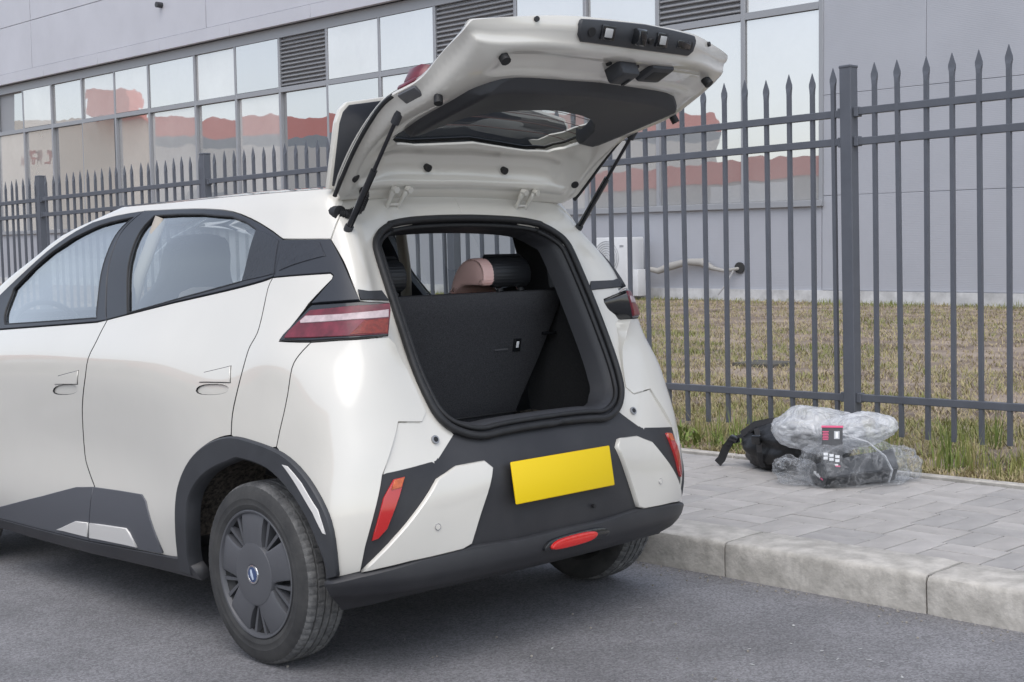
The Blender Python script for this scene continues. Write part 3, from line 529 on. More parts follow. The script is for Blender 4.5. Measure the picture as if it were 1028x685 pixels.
# plate
pl = bmesh.new(); add_box(pl, (0, 0, 0), (.478, .006, .138), .004)
plate = bm_obj("license_plate", pl, yellow, CAR, auto=40); plate.location = (0, -.604, .577); plate.rotation_euler = (math.radians(-9), 0, 0)
# fog lamp set in a slot of the bumper lip
fb = prism("fog_lamp_bezel", smooth_poly([(-.10, .326), (.19, .330), (.22, .350), (.185, .374), (-.07, .372), (-.11, .345)], 2), lambda a, b, d: (a, -.612+d, b), .05, glossb, cov, bev=.003)
prism("fog_lamp", smooth_poly([(-.075, .330), (.11, .332), (.15, .350), (.13, .369), (-.045, .367), (-.085, .347)], 2), lambda a, b, d: (a, -.622+d, b), .03, mat("strong_red_lens", (.62, .015, .012), rough=.1, coat=1), cov, bev=.004)  # fog lens is a plain strong red, no emission
tube("tow_cap_hole", [(.155, -.598, .445), (.155, -.588, .445)], .007, rubber, cov, n=10)
# ---------------------------------------------------------------- seal and boot cavity
half = densify(dedupe(POLY['seal'])+[POLY['seal'][-1]], .02)
half = [q for i, q in enumerate(POLY['seal'])]
hp = [np.array(BODY_IN.P(s, v)) for s, v in half]
hp = hp+[q*np.array((-1, 1, 1)) for q in hp[::-1]]
loop = [hp[0]]
for q in hp[1:]:
    if np.linalg.norm(q-loop[-1]) > .004: loop.append(q)
LP = np.array(loop[:-1] if np.linalg.norm(loop[0]-loop[-1]) < .004 else loop)
for _ in range(2):     # round the loop
    LP = np.concatenate([np.stack([LP*.75+np.roll(LP, -1, 0)*.25, LP*.25+np.roll(LP, -1, 0)*.75], 1).reshape(-1, 3)])
ctr = np.array((0, -.33, 1.08))
def shrink(Lq, dx, dy, top=None):
    out = []
    k = len(Lq)
    for i in range(k):
        t = Lq[(i+1) % k]-Lq[i-1]; n = np.array((t[2], 0, -t[0])); n /= np.linalg.norm(n)+1e-9
        if np.dot(n, (ctr-Lq[i])*np.array((1, 0, 1))) < 0: n = -n
        out.append(Lq[i]+n*dx+np.array((0, dy, 0)))
    return np.array(out)
def ring_loft(name, rings, m, parent):
    k = len(rings[0]); V = [q for r in rings for q in r]; F = []
    for r in range(len(rings)-1):
        for i in range(k): F.append((r*k+i, r*k+(i+1) % k, (r+1)*k+(i+1) % k, (r+1)*k+i))
    o = mesh_obj(name, V, F, m, parent, smooth=True); o.data.set_sharp_from_angle(angle=math.radians(50)); return o
seal = tube("tailgate_seal", [tuple(q) for q in shrink(LP, .006, -.006)], .013, rubber, CAR, n=8, closed=True)
tube("seal_lip", [tuple(q) for q in shrink(LP, .030, .004)], .009, rubber, seal, n=8, closed=True)
R0 = shrink(LP, .006, .0); R1 = shrink(LP, .034, .012); R2 = shrink(LP, .046, .05); R3 = shrink(LP, .056, .11)
for q in (R2, R3): q[:, 2] = np.minimum(q[:, 2], 1.43)
R3[:, 2] = np.where(R3[:, 2] < .8, R3[:, 2]-.02, R3[:, 2])
trimring = ring_loft("boot_opening_trim", [R0, R1, R2, R3], intp, CAR)
# boot side walls, floor
for sx in (-1, 1):
    pts = [(-.42, .55), (.02, .55), (.10, .80), (.14, 1.17), (.18, 1.19), (.18, 1.30), (.22, 1.425), (-.12, 1.425), (-.25, 1.25), (-.36, 1.0)]
    prism("boot_side_trim", pts, lambda a, b, d: (sx*(.505+.07*max(0, b-.62)/.55*min(1, max(0, (a+.3)/.35))-.0+d-.14*max(0, b-1.2)), a, b), .02, mat("black_side_lining", (.014, .014, .015), rough=.9, var=.3, vscale=150), CAR)
    # luggage cover bracket
    box("cover_bracket", (sx*.50, -.10, 1.26), (.05, .05, .15), mat("grey_bracket", (.09, .095, .10), rough=.5), CAR, bev=.012, rot=(math.radians(-8), 0, 0))
box("boot_floor", (0, -.22, .585), (1.06, .50, .04), carpet, CAR, bev=.01)
box("scuff_plate", (0, -.43, .655), (.80, .09, .12), intp, CAR, bev=.02)
box("striker", (0, -.475, .722), (.03, .03, .02), chrome, CAR, bev=.004); 
tube("latch_loop", [(-.018, -.47, .72), (-.018, -.47, .748), (.018, -.47, .748), (.018, -.47, .72)], .005, chrome, CAR, n=8)
box("latch_cup", (.06, -.455, .715), (.10, .05, .03), glossb, CAR, bev=.012)
box("rear_shelf_lip", (0, .02, 1.462), (.9, .10, .02), intp, CAR, bev=.005)
# ---------------------------------------------------------------- seats
def slab(name, poly, y_at, depth, m, parent, bev=.012):
    return prism(name, poly, lambda a, b, d: (a, y_at(b)+d, b), depth, m, parent, bev=bev)
seat = empty("rear_seat"); seat.parent = CAR
yb = lambda z: .01-.11*(z-.66)/.52
sb = slab("seat_back", [(-.545, 1.178), (.548, 1.178), (.553, 1.165), (.53, 1.09), (.455, .90), (.40, .78), (.35, .66), (-.35, .66), (-.40, .78), (-.455, .90), (-.53, 1.09), (-.55, 1.165)], yb, .12, carpet, seat)
box("seat_cushion", (0, .42, .62), (1.12, .55, .16), blackleather, seat, bev=.05)
for (x, z, sx, sz, mm) in ((.325, .975, .036, .05, glossb), (.325, .977, .012, .024, mat("white_mark", (.8, .8, .8)))):
    box("seat_release", (x, yb(z)-.004-(.002 if sx < .02 else 0), z), (sx, .006, sz), mm, seat, bev=.001, rot=(math.radians(12), 0, 0))
box("seat_loop", (.245, yb(.965)-.002, .962), (.07, .004, .006), mat("grey_stitch", (.07, .07, .075), rough=.8), seat)
box("seat_slot", (.49, yb(1.01)+.0, 1.012), (.07, .03, .012), glossb, seat, bev=.003)
tube("seat_seam", [(-.35, yb(.715)-.002, .715), (.37, yb(.715)-.002, .715)], .004, rubber, seat, n=6)
def headrest(cx, side):
    # profile in (y, z): rounded pad that curls down over the front of the seat back
    prof = [(-.075, 1.20), (-.085, 1.25), (-.065, 1.292), (-.02, 1.308), (.03, 1.300), (.075, 1.265), (.105, 1.21), (.115, 1.165), (.09, 1.175), (.05, 1.20), (0, 1.205)]
    prof = smooth_poly(prof, 2)
    back = [q for q in prof]
    e = empty("headrest"); e.parent = CAR
    prism("headrest_pad", prof, lambda a, b, d: (cx-.145+d, a+.03, b), .245, pinkleather, e, bev=.016)
    cover = smooth_poly([(-.078, 1.197), (-.089, 1.25), (-.068, 1.296), (-.03, 1.309), (-.012, 1.308), (-.03, 1.27), (-.035, 1.20)], 2)
    prism("headrest_back", cover, lambda a, b, d: (cx-.098+d, a+.028, b), .206, blackleather, e, bev=.018)
    for q in (-.055, .055): tube("headrest_post", [(cx+q, -.045, 1.165), (cx+q, -.005, 1.22)], .007, chrome, e, n=8); tube("post_collar", [(cx+q, -.045, 1.176), (cx+q, -.04, 1.186)], .014, rubber, e, n=10)
headrest(.315, 1); headrest(-.30, -1)
for sx in (-1, 1):
    fs = empty("front_seat"); fs.parent = CAR
    prism("seat_shell", smooth_poly([(-.25, .72), (-.27, 1.0), (-.22, 1.18), (-.14, 1.24), (-.13, 1.38), (-.09, 1.43), (.09, 1.43), (.13, 1.38), (.14, 1.24), (.22, 1.18), (.27, 1.0), (.25, .72)], 1),
          lambda a, b, d: (sx*.37+a, .1+1.03-.24*(b-.72)+d, b), .13, blackleather, fs, bev=.03)
    prism("seat_panel", smooth_poly([(-.12, 1.14), (-.09, 1.22), (.09, 1.22), (.12, 1.14), (.10, 1.06), (-.10, 1.06)], 1), lambda a, b, d: (sx*.37+a, .1+1.022-.24*(b-.72)+d, b), .02, mat("pale_seat_fabric", (.46, .40, .37), rough=.8), fs, bev=.004)
    box("seat_base", (sx*.37, 1.28, .62), (.50, .52, .16), blackleather, fs, bev=.05)
# cabin lining
prism("headliner", [(-.50, -.02), (.50, -.02), (.545, .5), (.53, 1.2), (-.53, 1.2), (-.545, .5)], lambda a, b, d: (a, b, 1.50+.02*(1-(a/.5)**2)+d), .012, liner, CAR)
box("dashboard", (0, 2.48, .90), (1.20, .24, .26), intp, CAR, bev=.08)
sw = empty("steering_wheel"); sw.parent = CAR; sw.location = (-.37, 2.36, .985); sw.rotation_euler = (math.radians(68), 0, 0)
tube("wheel_rim", [(.18*math.cos(a*math.pi/16), .18*math.sin(a*math.pi/16), 0) for a in range(32)], .014, blackleather, sw, n=8, closed=True)
for a in (0, math.pi, -math.pi/2): tube("wheel_spoke", [(0, 0, -.01), (.175*math.cos(a), .175*math.sin(a), 0)], .014, blackleather, sw, n=6)
box("wheel_hub", (0, 0, -.01), (.12, .10, .04), blackleather, sw, bev=.015)
for k in (0, 1):
    sg = 1 if k == 0 else -1
    panel("door_card", POLY['front_door'], intp, doors_f[k], BODY, off=-.05, thick=.02, mirror=bool(k), res=.08)
    panel("door_card", POLY['rear_door'], intp, doors_r[k], BODY, off=-.05, thick=.02, mirror=bool(k), res=.08)
    V, F = [], []; add_tube(V, F, [(sg*.70, 1.03, 1.06), (sg*.655, .98, 1.28), (sg*.585, .93, 1.49)], .035, 8, flat=.5)
    mesh_obj("pillar_lining", V, F, beige, CAR, smooth=True)
# floor pan between the wheels and black inner body
box("underbody", (0, 1.4, .25), (1.0, 3.0, .10), rubber, CAR)
box("underbody", (0, 1.25, .24), (1.50, 1.35, .09), rubber, CAR)
box("rear_crash_beam", (0, -.44, .46), (1.06, .08, .16), rubber, CAR, bev=.02)
# ---------------------------------------------------------------- wheel wells
for y0 in (0.03, 2.5):
    for sx in (-1, 1):
        V, F = [], []; n = 24
        for i in range(n+1):
            a = math.radians(8+176*i/n)
            for x in (.805 if y0 < 1 else .78, .50):
                V.append((sx*x, y0+.415*math.cos(a), .30+.405*math.sin(a)))
        for i in range(n): F.append((2*i, 2*i+1, 2*i+3, 2*i+2))
        b0 = len(V); V.append((sx*.50, y0, .30))
        for i in range(n): F.append((2*i+1, b0, 2*i+3))
        mesh_obj("wheel_arch_liner", V, F, darkwell, CAR, smooth=True)
# ---------------------------------------------------------------- wheels
def wheel(y0, sx):
    W = empty("wheel"); W.parent = CAR; W.location = (sx*.755, y0, .298); W.rotation_euler = (0, 0, 0 if sx > 0 else math.pi)
    prof = [(-.055, .195), (-.078, .213), (-.0835, .245), (-.081, .272), (-.073, .2875), (-.062, .2955), (-.047, .2975), (-.046, .2905), (-.041, .2905), (-.040, .298), (-.017, .2985), (-.016, .291), (-.010, .291), (-.009, .2985),
            (.009, .2985), (.010, .291), (.016, .291), (.017, .2985), (.040, .298), (.041, .2905), (.046, .2905), (.047, .2975), (.062, .2955), (.073, .2875), (.081, .272), (.0835, .252), (.0845, .248), (.0835, .244), (.0825, .232), (.0835, .228), (.0825, .224), (.078, .213), (.055, .195)]
    V, F = [], []; n = 300; k = len(prof)
    for i in range(n):
        a = 2*math.pi*i/n
        for j, (ax, r) in enumerate(prof):
            if i % 4 == 0 and abs(ax) > .0465 and r > .285: r -= .0026 if abs(ax) < .07 else .0018
            if i % 8 == 3 and .0165 < abs(ax) < .0405 and r > .295: r -= .0035
            V.append((ax, math.cos(a)*r, math.sin(a)*r))
    for i in range(n):
        for j in range(k-1): F.append((i*k+j, ((i+1) % n)*k+j, ((i+1) % n)*k+j+1, i*k+j+1))
    ty = mesh_obj("tyre", V, F, tyrem, W, smooth=True, mats=[tyrem, treadm], fm=[1 if min(prof[j][1], prof[j+1][1]) > .2865 else 0 for i in range(n) for j in range(k-1)]); ty.data.set_sharp_from_angle(angle=math.radians(28))
    # raised lettering band segments on the sidewall
    hub = lathe("hubcap", [(-.05, .185), (.030, .188), (.062, .203), (.076, .207), (.080, .203), (.078, .197), (.060, .190), (.045, .175), (.043, .06), (.043, 0)], mat("dark_hubcap_recess", (.014, .014, .015), rough=.55), W, n=72)
    lathe("hubcap_rim", [(.070, .200), (.0785, .2045), (.0815, .201), (.080, .1955), (.066, .189)], hubm, W, n=72)
    for q in range(5):
        bm = bmesh.new(); a0 = math.radians(93+72*q); hw0, hw1 = .050, .062
        rows = [(.080, hw0, .0815), (.115, .050, .0835), (.150, .055, .0815), (.180, .0605, .0765), (.199, hw1, .070)]
        t = [[bm.verts.new((x, r*math.cos(a0)-s*h*math.sin(a0), r*math.sin(a0)+s*h*math.cos(a0))) for s in (-1, -.86, .86, 1)] for r, h, x in rows]
        for e in t: e[0].co.x -= .004; e[3].co.x -= .004
        d = [[bm.verts.new((.043, v.co.y, v.co.z)) for v in (e[0], e[3])] for e in t]
        for i in range(4):
            for j in range(3): bm.faces.new((t[i][j], t[i+1][j], t[i+1][j+1], t[i][j+1]))
            bm.faces.new((t[i][0], d[i][0], d[i+1][0], t[i+1][0])); bm.faces.new((t[i][3], t[i+1][3], d[i+1][1], d[i][1]))
        bmesh.ops.recalc_face_normals(bm, faces=bm.faces); bm_obj("hubcap_spoke", bm, hubm, W, auto=32)
        for da in (-9, 9):
            bm = bmesh.new(); a0 = math.radians(93+36+72*q); a1 = a0+math.radians(da)
            p0 = Vector((.070, .090*math.cos(a0), .090*math.sin(a0))); p1 = Vector((.071, .197*math.cos(a1), .197*math.sin(a1)))
            t = (p1-p0).normalized(); s = Vector((1, 0, 0)).cross(t)*.0065
            vs = [bm.verts.new(v) for v in (p0-s*.6, p0+s*.6, p1+s, p1-s)]; bt = [bm.verts.new(v.co*1) for v in vs]
            for v in bt: v.co.x = .043
            bm.faces.new(vs)
            for i in range(4): bm.faces.new((vs[i], bt[i], bt[(i+1) % 4], vs[(i+1) % 4]))
            bmesh.ops.recalc_face_normals(bm, faces=bm.faces); bm_obj("hubcap_fin", bm, hubm, W)
    lathe("hubcap_dish", [(.043, .101), (.078, .101), (.0835, .098), (.0855, .09), (.087, .05), (.0865, .034), (.084, .032), (.083, 0)], hubm, W, n=56)
    em = lathe("wheel_emblem", [(.083, .033), (.0885, .031), (.0895, .028), (.0885, .025), (.087, .024)], chrome, W, n=40)
    lathe("emblem_disc", [(.086, .0255), (.0885, .024), (.0893, .012), (.0895, 0)], mat("blue_emblem", (.03, .06, .16), rough=.25, coat=1), W, n=32)
    tube("emblem_band", [(.0897, .006, -.016), (.0904, .0, 0), (.0897, -.006, .016)], [.003, .005, .003], mat("pale_emblem_mark", (.40, .46, .56), rough=.3), W, n=6)
    lathe("brake_drum", [(-.02, 0), (-.02, .15), (-.075, .15), (-.075, 0)], mat("rusty_drum", (.06, .05, .045), rough=.8), W, n=32)
    for o_ in W.children:
        if o_.name.split('.')[0] in ('hubcap', 'hubcap_spoke', 'hubcap_fin', 'hubcap_dish', 'hubcap_rim'): o_.scale = (1, 1.035, 1.035)
    return W
for y0 in (0, 2.5):
    for sx in (-1, 1): wheel(y0, sx)
tube("rear_axle", [(-.7, .05, .28), (.7, .05, .28)], .035, rubber, CAR, n=10)
# ---------------------------------------------------------------- raised tailgate
TG = empty("tailgate"); TG.parent = CAR
u1 = GATE.u1
gl_half = [(0, .20), (.15, .195), (.28, .188), (.37, .196), (.425, .24), (.452, .32), (.46, .45), (.45, .60), (.28, .66), (0, .68)]
out_half = [(0, 0.0), (u1-.05, 0.0), (u1-.012, .03)]+[(u1, v) for v in (.08, .2, .34, .5, .65, .79, .91)]+[(u1, 1.0), (u1-.004, 1.05), (u1-.012, 1.07), (0, 1.07)]
def ss(a, b, x): t = min(1, max(0, (x-a)/(b-a))); return t*t*(3-2*t)
def inner_off(s, v):
    s = abs(s)
    d = .020*ss(u1-.020, u1-.060, s)*ss(1.0, .968, v)*ss(0.0, .05, v)      # raised structural frame inside the flange
    d -= .012*ss(.955, .925, v)*ss(.84, .87, v)*ss(.50, .44, s)                # shallow pan round the latch
    d += .014*ss(.050, .064, v)*ss(.100, .082, v)*ss(.54, .49, s)-.012*ss(.10, .12, v)*ss(.175, .16, v)*ss(.46, .40, s)             # pressed ridge above the hinges
    return d
inner = panel("tailgate_inner", full(out_half), gate_paint, TG, GATE, off=inner_off, thick=.012, holes=[full(gl_half)], res=.018, inset=0)
panel("tailgate_skin", full(out_half), paint, TG, GATE, off=lambda s, v: -(.014+.055*(1-(abs(s)/u1)**5)*ss(0, .15, v)*ss(1.07, .95, v)), thick=.006, holes=[full(inset_poly(gl_half, 0))], res=.035, inset=0, cham=0)
gl_big = inset_poly(full(gl_half), -.035)
rg = panel("rear_window", gl_big, rearglass, TG, GATE, off=-.022, thick=.004, res=.05, inset=0)
panel("window_frit", inset_poly(full(gl_half), -.006), glossb, TG, GATE, off=-.012, thick=.004, holes=[inset_poly(full(gl_half), .005)], res=.03, inset=0)
for q in range(7):                      # heater lines
    v = .25+.06*q; tube("heater_line", [tuple(np.array(GATE.P(abs(s), v))*np.array((1 if s >= 0 else -1, 1, 1))+np.array((0, .012, .016))) for s in np.linspace(-.47, .47, 15)], .0012, mat("heater_copper", (.12, .06, .05), rough=.5), TG, n=4)
tr_half = [(0, .838), (.25, .832), (.39, .82), (.46, .785), (.492, .73), (.498, .62), (.49, .50), (.475, .40), (.458, .34), (.428, .322), (.398, .338), (.375, .41), (.325, .50), (.21, .575), (0, .605)]
tr_full = smooth_poly(full(tr_half), 1)
def trim_off(s, v): return .014+.040*ss(.83, .775, v)*ss(.50, .45, abs(s))*ss(.31, .37, v)
trim = panel("tailgate_trim", tr_full, intp, TG, GATE, off=trim_off, thick=.050, res=.018, inset=0, cham=.006)
# number-plate lamp strip along the gate edge
st = panel("lamp_strip", full([(0, .985), (.236, .988), (.250, 1.005), (.252, 1.04), (.244, 1.056), (0, 1.062)]), blackp, TG, GATE, off=.014, thick=.022, res=.03, inset=0, cham=.004)
def gp(x, v, d=0.):
    s = abs(x)*u1/ float(GATE.P(u1, v)[0]); q = GATE.P(s, v)+GATE.n(s, v)*0
    n = GATE.n(s, v); sg = -1 if x < 0 else 1
    return Vector((abs(q[0])*sg, q[1], q[2]))+Vector((n[0]*sg, n[1], n[2]))*d, Vector((n[0]*sg, n[1], n[2]))
def gbox(name, x, v, size, d, m, parent, bev=.003):
    c, n = gp(x, v, d); R = n.to_track_quat('Z', 'X').to_matrix()
    xa = Vector((1, 0, 0)); ya = n.cross(xa).normalized(); xa = ya.cross(n); R = Matrix((xa, ya, n)).transposed()
    return box(name, c, size, m, parent, bev=bev, rot=R)
def gdot(name, x, v, r, d0, d1, m, parent, n=14):
    c, nn = gp(x, v, d0); return tube(name, [c, c+nn*(d1-d0)], r, m, parent, n=n)
for x in (-.145, .065):
    gbox("plate_lamp", x, 1.022, (.055, .045, .010), .015, glossb, TG); gbox("plate_lamp_lens", x, 1.022, (.032, .028, .012), .016, mat("pale_plate_lamp", (.50, .50, .49), rough=.2), TG)  # lens in one even pale grey, no emission
gbox("release_button", -.035, 1.022, (.035, .050, .035), .026, glossb, TG, .006); gdot("reversing_camera", .018, 1.015, .010, .012, .022, rubber, TG)
gbox("strip_pocket", .175, 1.02, (.075, .026, .006), .0135, glossb, TG)
for x in (-.205, .208): gdot("strip_screw", x, 1.02, .014, .012, .0165, rubber, TG); 
lt = gbox("latch_housing", 0, .915, (.085, .075, .060), .026, blackp, TG, .012); gbox("latch_slot", .018, .905, (.012, .035, .012), .054, rubber, TG, .001)
for x in (-.062, .062): gdot("latch_bolt", x, .925, .010, .0, .014, rubber, TG)
hp_ = gbox("pull_handle", .165, .915, (.115, .090, .030), .014, blackp, TG, .014); gbox("handle_hole", .165, .915, (.080, .052, .012), .026, rubber, TG, .008)
for sx in (-1, 1):
    for (x, v, r, d) in ((.466, .925, .016, .038), (.535, .672, .014, .045)): gdot("rubber_buffer", sx*x, v, r, .0, d, rubber, TG, 10)
    gdot("trim_plug", sx*.183, .118, .013, .004, .026, rubber, TG); gdot("trim_plug", sx*.525, .10, .015, .004, .022, rubber, TG)
    gdot("edge_plug", sx*.40, 1.055, .008, .0, .008, rubber, TG)
    # weather gasket along the flange
    tube("flange_gasket", [gp(sx*(float(GATE.P(u1, v)[0])-.004), v, -.004)[0] for v in np.linspace(.015, .50, 16)], .0075, rubber, TG, n=7)
    # gas strut, reaching from the gate to the jamb
    a = Vector((sx*.556, -.466, 1.754)); b = Vector((sx*.548, -.168, 1.392)); d = b-a
    g = empty("gas_strut"); g.parent = CAR
    tube("strut_rod", [a, a+d*.52], .0065, mat("dark_steel", (.05, .05, .055), rough=.3, metal=.7), g, n=8); tube("strut_cylinder", [a+d*.45, a+d*.97], .0115, glossb, g, n=12)
    tube("strut_socket", [a-d*.03, a+d*.07], .014, blackp, g, n=10); tube("strut_socket", [a+d*.92, b+d*.02], .015, blackp, g, n=10)
    box("strut_bracket", b+Vector((0, .012, -.012)), (.045, .02, .06), blackp, g, bev=.006)
    # hinge: two pressed arms with bolts
    h = empty("tailgate_hinge"); h.parent = CAR; h.location = (0, -.022, -.016)
    for q in (-.026, .026):
        V, F = [], []; add_tube(V, F, [(sx*.306+q, -.082, 1.475), (sx*.306+q*.9, -.096, 1.505), (sx*.306+q, -.120, 1.535), (sx*.306+q*1.15, -.142, 1.560)], [.011, .008, .009, .013], 8, flat=.8); mesh_obj("hinge_arm", V, F, paint, h, smooth=True)
        tube("hinge_bolt", [(sx*.306+q*1.15, -.138, 1.562), (sx*.306+q*1.15, -.160, 1.556)], .012, paint, h, n=6)
    tube("hinge_pin", [(sx*.306-.03, -.100, 1.512), (sx*.306+.03, -.100, 1.512)], .006, paint, h, n=8)
# corrugated wiring boot on the left
wb = [Vector((-.545, -.120, 1.463)), Vector((-.525, -.165, 1.460)), Vector((-.505, -.19, 1.475)), Vector((-.475, -.18, 1.515)), Vector((-.465, -.165, 1.55))]
pts, rad = [], []
for i in range(49):
    t = i/48*(len(wb)-1); k = min(int(t), len(wb)-2); pts.append(wb[k].lerp(wb[k+1], t-k)); rad.append(.017 if i % 2 else .0125)
tube("wiring_boot", pts, rad, rubber, CAR, n=10); tube("boot_grommet", [wb[0]+Vector((.0, .02, 0)), wb[0]+Vector((.0, -.02, 0))], .026, rubber, CAR, n=14)
# light bar across the outer skin, its end showing at the left edge
lb = panel("light_bar", full([(0, .52), (u1-.025, .50), (u1-.005, .53), (u1-.005, .59), (u1-.03, .63), (0, .62)]), darkred, TG, GATE, off=-.050, thick=.055, res=.05, inset=0, cham=.004)
for sx in (-1, 1):
    gbox("light_bar_end", sx*(.578), .575, (.045, .085, .026), -.004, mat("grey_end_cap", (.10, .10, .105), rough=.35), TG, .006)
    gbox("light_bar_tip", sx*(.590), .575, (.04, .09, .018), -.020, darkred, TG, .006)
# roof spoiler standing up with the gate
def spo(a, b, d): return (a, -.090-.24*(b-1.545)+d, b)
sp = prism("roof_spoiler", smooth_poly([(-.585, 1.50), (-.560, 1.835), (-.30, 1.880), (.30, 1.880), (.560, 1.835), (.585, 1.50)], 2) if False else
    [(-.552, 1.545), (-.550, 1.76), (-.540, 1.80), (-.515, 1.826), (-.30, 1.862), (.30, 1.862), (.515, 1.826), (.540, 1.80), (.550, 1.76), (.552, 1.545)], spo, .022, paint, TG, bev=.005)
prism("spoiler_underside", [(-.540, 1.555), (-.538, 1.757), (-.529, 1.793), (-.508, 1.816), (-.30, 1.850), (.30, 1.850), (.508, 1.816), (.529, 1.793), (.538, 1.757), (.540, 1.555)], lambda a, b, d: (a, -.094-.24*(b-1.545)+d, b), .012, trimp, TG, bev=.003)
# ================================================================ the street
asphalt = mat("asphalt", (.198, .195, .203), rough=.85, var=.20, vscale=1.6, bump=.55, bscale=240, detail=12)
_n = asphalt.node_tree.nodes; _l = asphalt.node_tree.links; _b = _n["Principled BSDF"]; _tc = _n.new("ShaderNodeTexCoord")
_v = _n.new("ShaderNodeTexVoronoi"); _v.inputs['Scale'].default_value = 150; _l.new(_tc.outputs['Object'], _v.inputs['Vector'])
_s = _n.new("ShaderNodeSeparateColor"); _l.new(_v.outputs['Color'], _s.inputs[0])
_r = _n.new("ShaderNodeMapRange"); _r.inputs[1].default_value = .0; _r.inputs[2].default_value = 1; _r.inputs[3].default_value = .68; _r.inputs[4].default_value = 1.32; _l.new(_s.outputs[0], _r.inputs[0])
_m = _n.new("ShaderNodeMix"); _m.data_type = 'RGBA'; _m.blend_type = 'MULTIPLY'; _m.inputs[0].default_value = 1
_src = _b.inputs['Base Color'].links[0].from_socket; _l.new(_src, _m.inputs[6]); _l.new(_r.outputs[0], _m.inputs[7]); _l.new(_m.outputs[2], _b.inputs['Base Color'])
kerbm = mat("weathered_kerb_concrete", (.45, .425, .385), rough=.9, var=.2, vscale=12, col2=(.56, .53, .485), bump=.35, bscale=60, detail=9)
jointm = mat("kerb_mortar", (.16, .15, .14), rough=1)
paver1 = mat("grey_paver", (.390, .370, .352), rough=.92, var=.10, vscale=6, bump=.25, bscale=160, detail=10)
paver2 = mat("pale_grey_paver", (.425, .404, .386), rough=.92, var=.10, vscale=6, bump=.25, bscale=160, detail=10)
paver3 = mat("cool_grey_paver", (.355, .340, .328), rough=.92, var=.10, vscale=6, bump=.25, bscale=160, detail=10)
sandm = mat("joint_sand", (.045, .042, .038), rough=1, var=.3, vscale=40)
soil = mat("dry_lawn_soil", (.26, .20, .16), rough=1, var=.4, vscale=1.3, col2=(.34, .275, .22), bump=.8, bscale=25, detail=12)
fencem = mat("dark_grey_fence_paint", (.100, .107, .125), rough=.45, var=.08, vscale=6, bump=.03, bscale=300)

def sheet(name, x0, x1, y0, y1, z, m, nx=1, ny=1, zf=None):
    V = [(x0+(x1-x0)*i/nx, y0+(y1-y0)*j/ny, 0) for j in range(ny+1) for i in range(nx+1)]
    V = [(a, b, (zf(a, b) if zf else z)) for a, b, _ in V]
    F = [(j*(nx+1)+i, j*(nx+1)+i+1, (j+1)*(nx+1)+i+1, (j+1)*(nx+1)+i) for j in range(ny) for i in range(nx)]
    o = mesh_obj(name, V, F, m, smooth=True); tag(o, kind="structure"); return o
sheet("road", -9, 1.12, -60, 260, 0.0, asphalt)
sheet("ground", -400, 400, -400, 600, -.05, mat("distant_ground", (.30, .285, .26), rough=1, var=.2, vscale=.1))
def lawn_z(x, y):
    t = max(0., min(1., (x-3.6)/18.4)); return .125*(1-t)+t*(.095-.09+.0148*y)
lawn = sheet("lawn", 3.05, 60, -40, 120, 0, soil, 60, 80, zf=lawn_z)
KX0, KX1, KZ = 1.10, 1.37, .145
sheet("pavement", 1.3, 3.02, -40, 120, KZ-.020, sandm)
# kerb: a row of concrete stones
kerb = empty("kerb", (0, 0, 0)); tag(kerb, kind="structure")
kerb_mesh = []
for v in range(4):
    rr = random.Random(v); bm = bmesh.new(); L = .882
    n = 14; prof = [(0, -.12), (0, .02), (0, .07), (.001, .122), (.006, .136), (.016, .1425), (.07, .1445), (.15, .1455), (KX1-KX0-.012, .1455), (KX1-KX0-.004, .140), (KX1-KX0-.004, -.12)]
    grid = []
    for i in range(n+1):
        t = i/n; e = .010 if i in (0, n) else 0
        row = []
        for k, (a, z) in enumerate(prof):
            jx = rr.uniform(-.0016, .0016) if 0 < k < 9 else 0
            row.append(bm.verts.new((a+jx+(e if k < 9 else 0)*.5, (t-.5)*L, z+rr.uniform(-.0014, .0014)-(e*.5 if k > 2 else 0))))
        grid.append(row)
    for i in range(n):
        for k in range(len(prof)-1): bm.faces.new((grid[i][k], grid[i+1][k], grid[i+1][k+1], grid[i][k+1]))
    bm.faces.new(grid[0]); bm.faces.new(grid[n][::-1]); bmesh.ops.recalc_face_normals(bm, faces=bm.faces)
    me = bpy.data.meshes.new("kerb_stone"); bm.to_mesh(me); bm.free(); me.materials.append(kerbm)
    me.polygons.foreach_set('use_smooth', [True]*len(me.polygons)); me.set_sharp_from_angle(angle=math.radians(40)); kerb_mesh.append(me)
for k in range(-4, 22):
    o = bpy.data.objects.new("kerb_stone", kerb_mesh[k % 4]); link(o, kerb); o.location = (KX0+rnd.uniform(-.003, .003), -.427+.889*(k+.5), rnd.uniform(-.003, .002)); o.rotation_euler = (rnd.uniform(-.002, .002), 0, rnd.uniform(-.003, .003))
jm = box("kerb_bed", ((KX0+KX1)/2+.008, 5, .05), (KX1-KX0-.03, 24, .172), jointm, kerb)
box("kerb_run", ((KX0+KX1)/2, 19.2+35, .05), (KX1-KX0, 70, .19), kerbm, kerb)
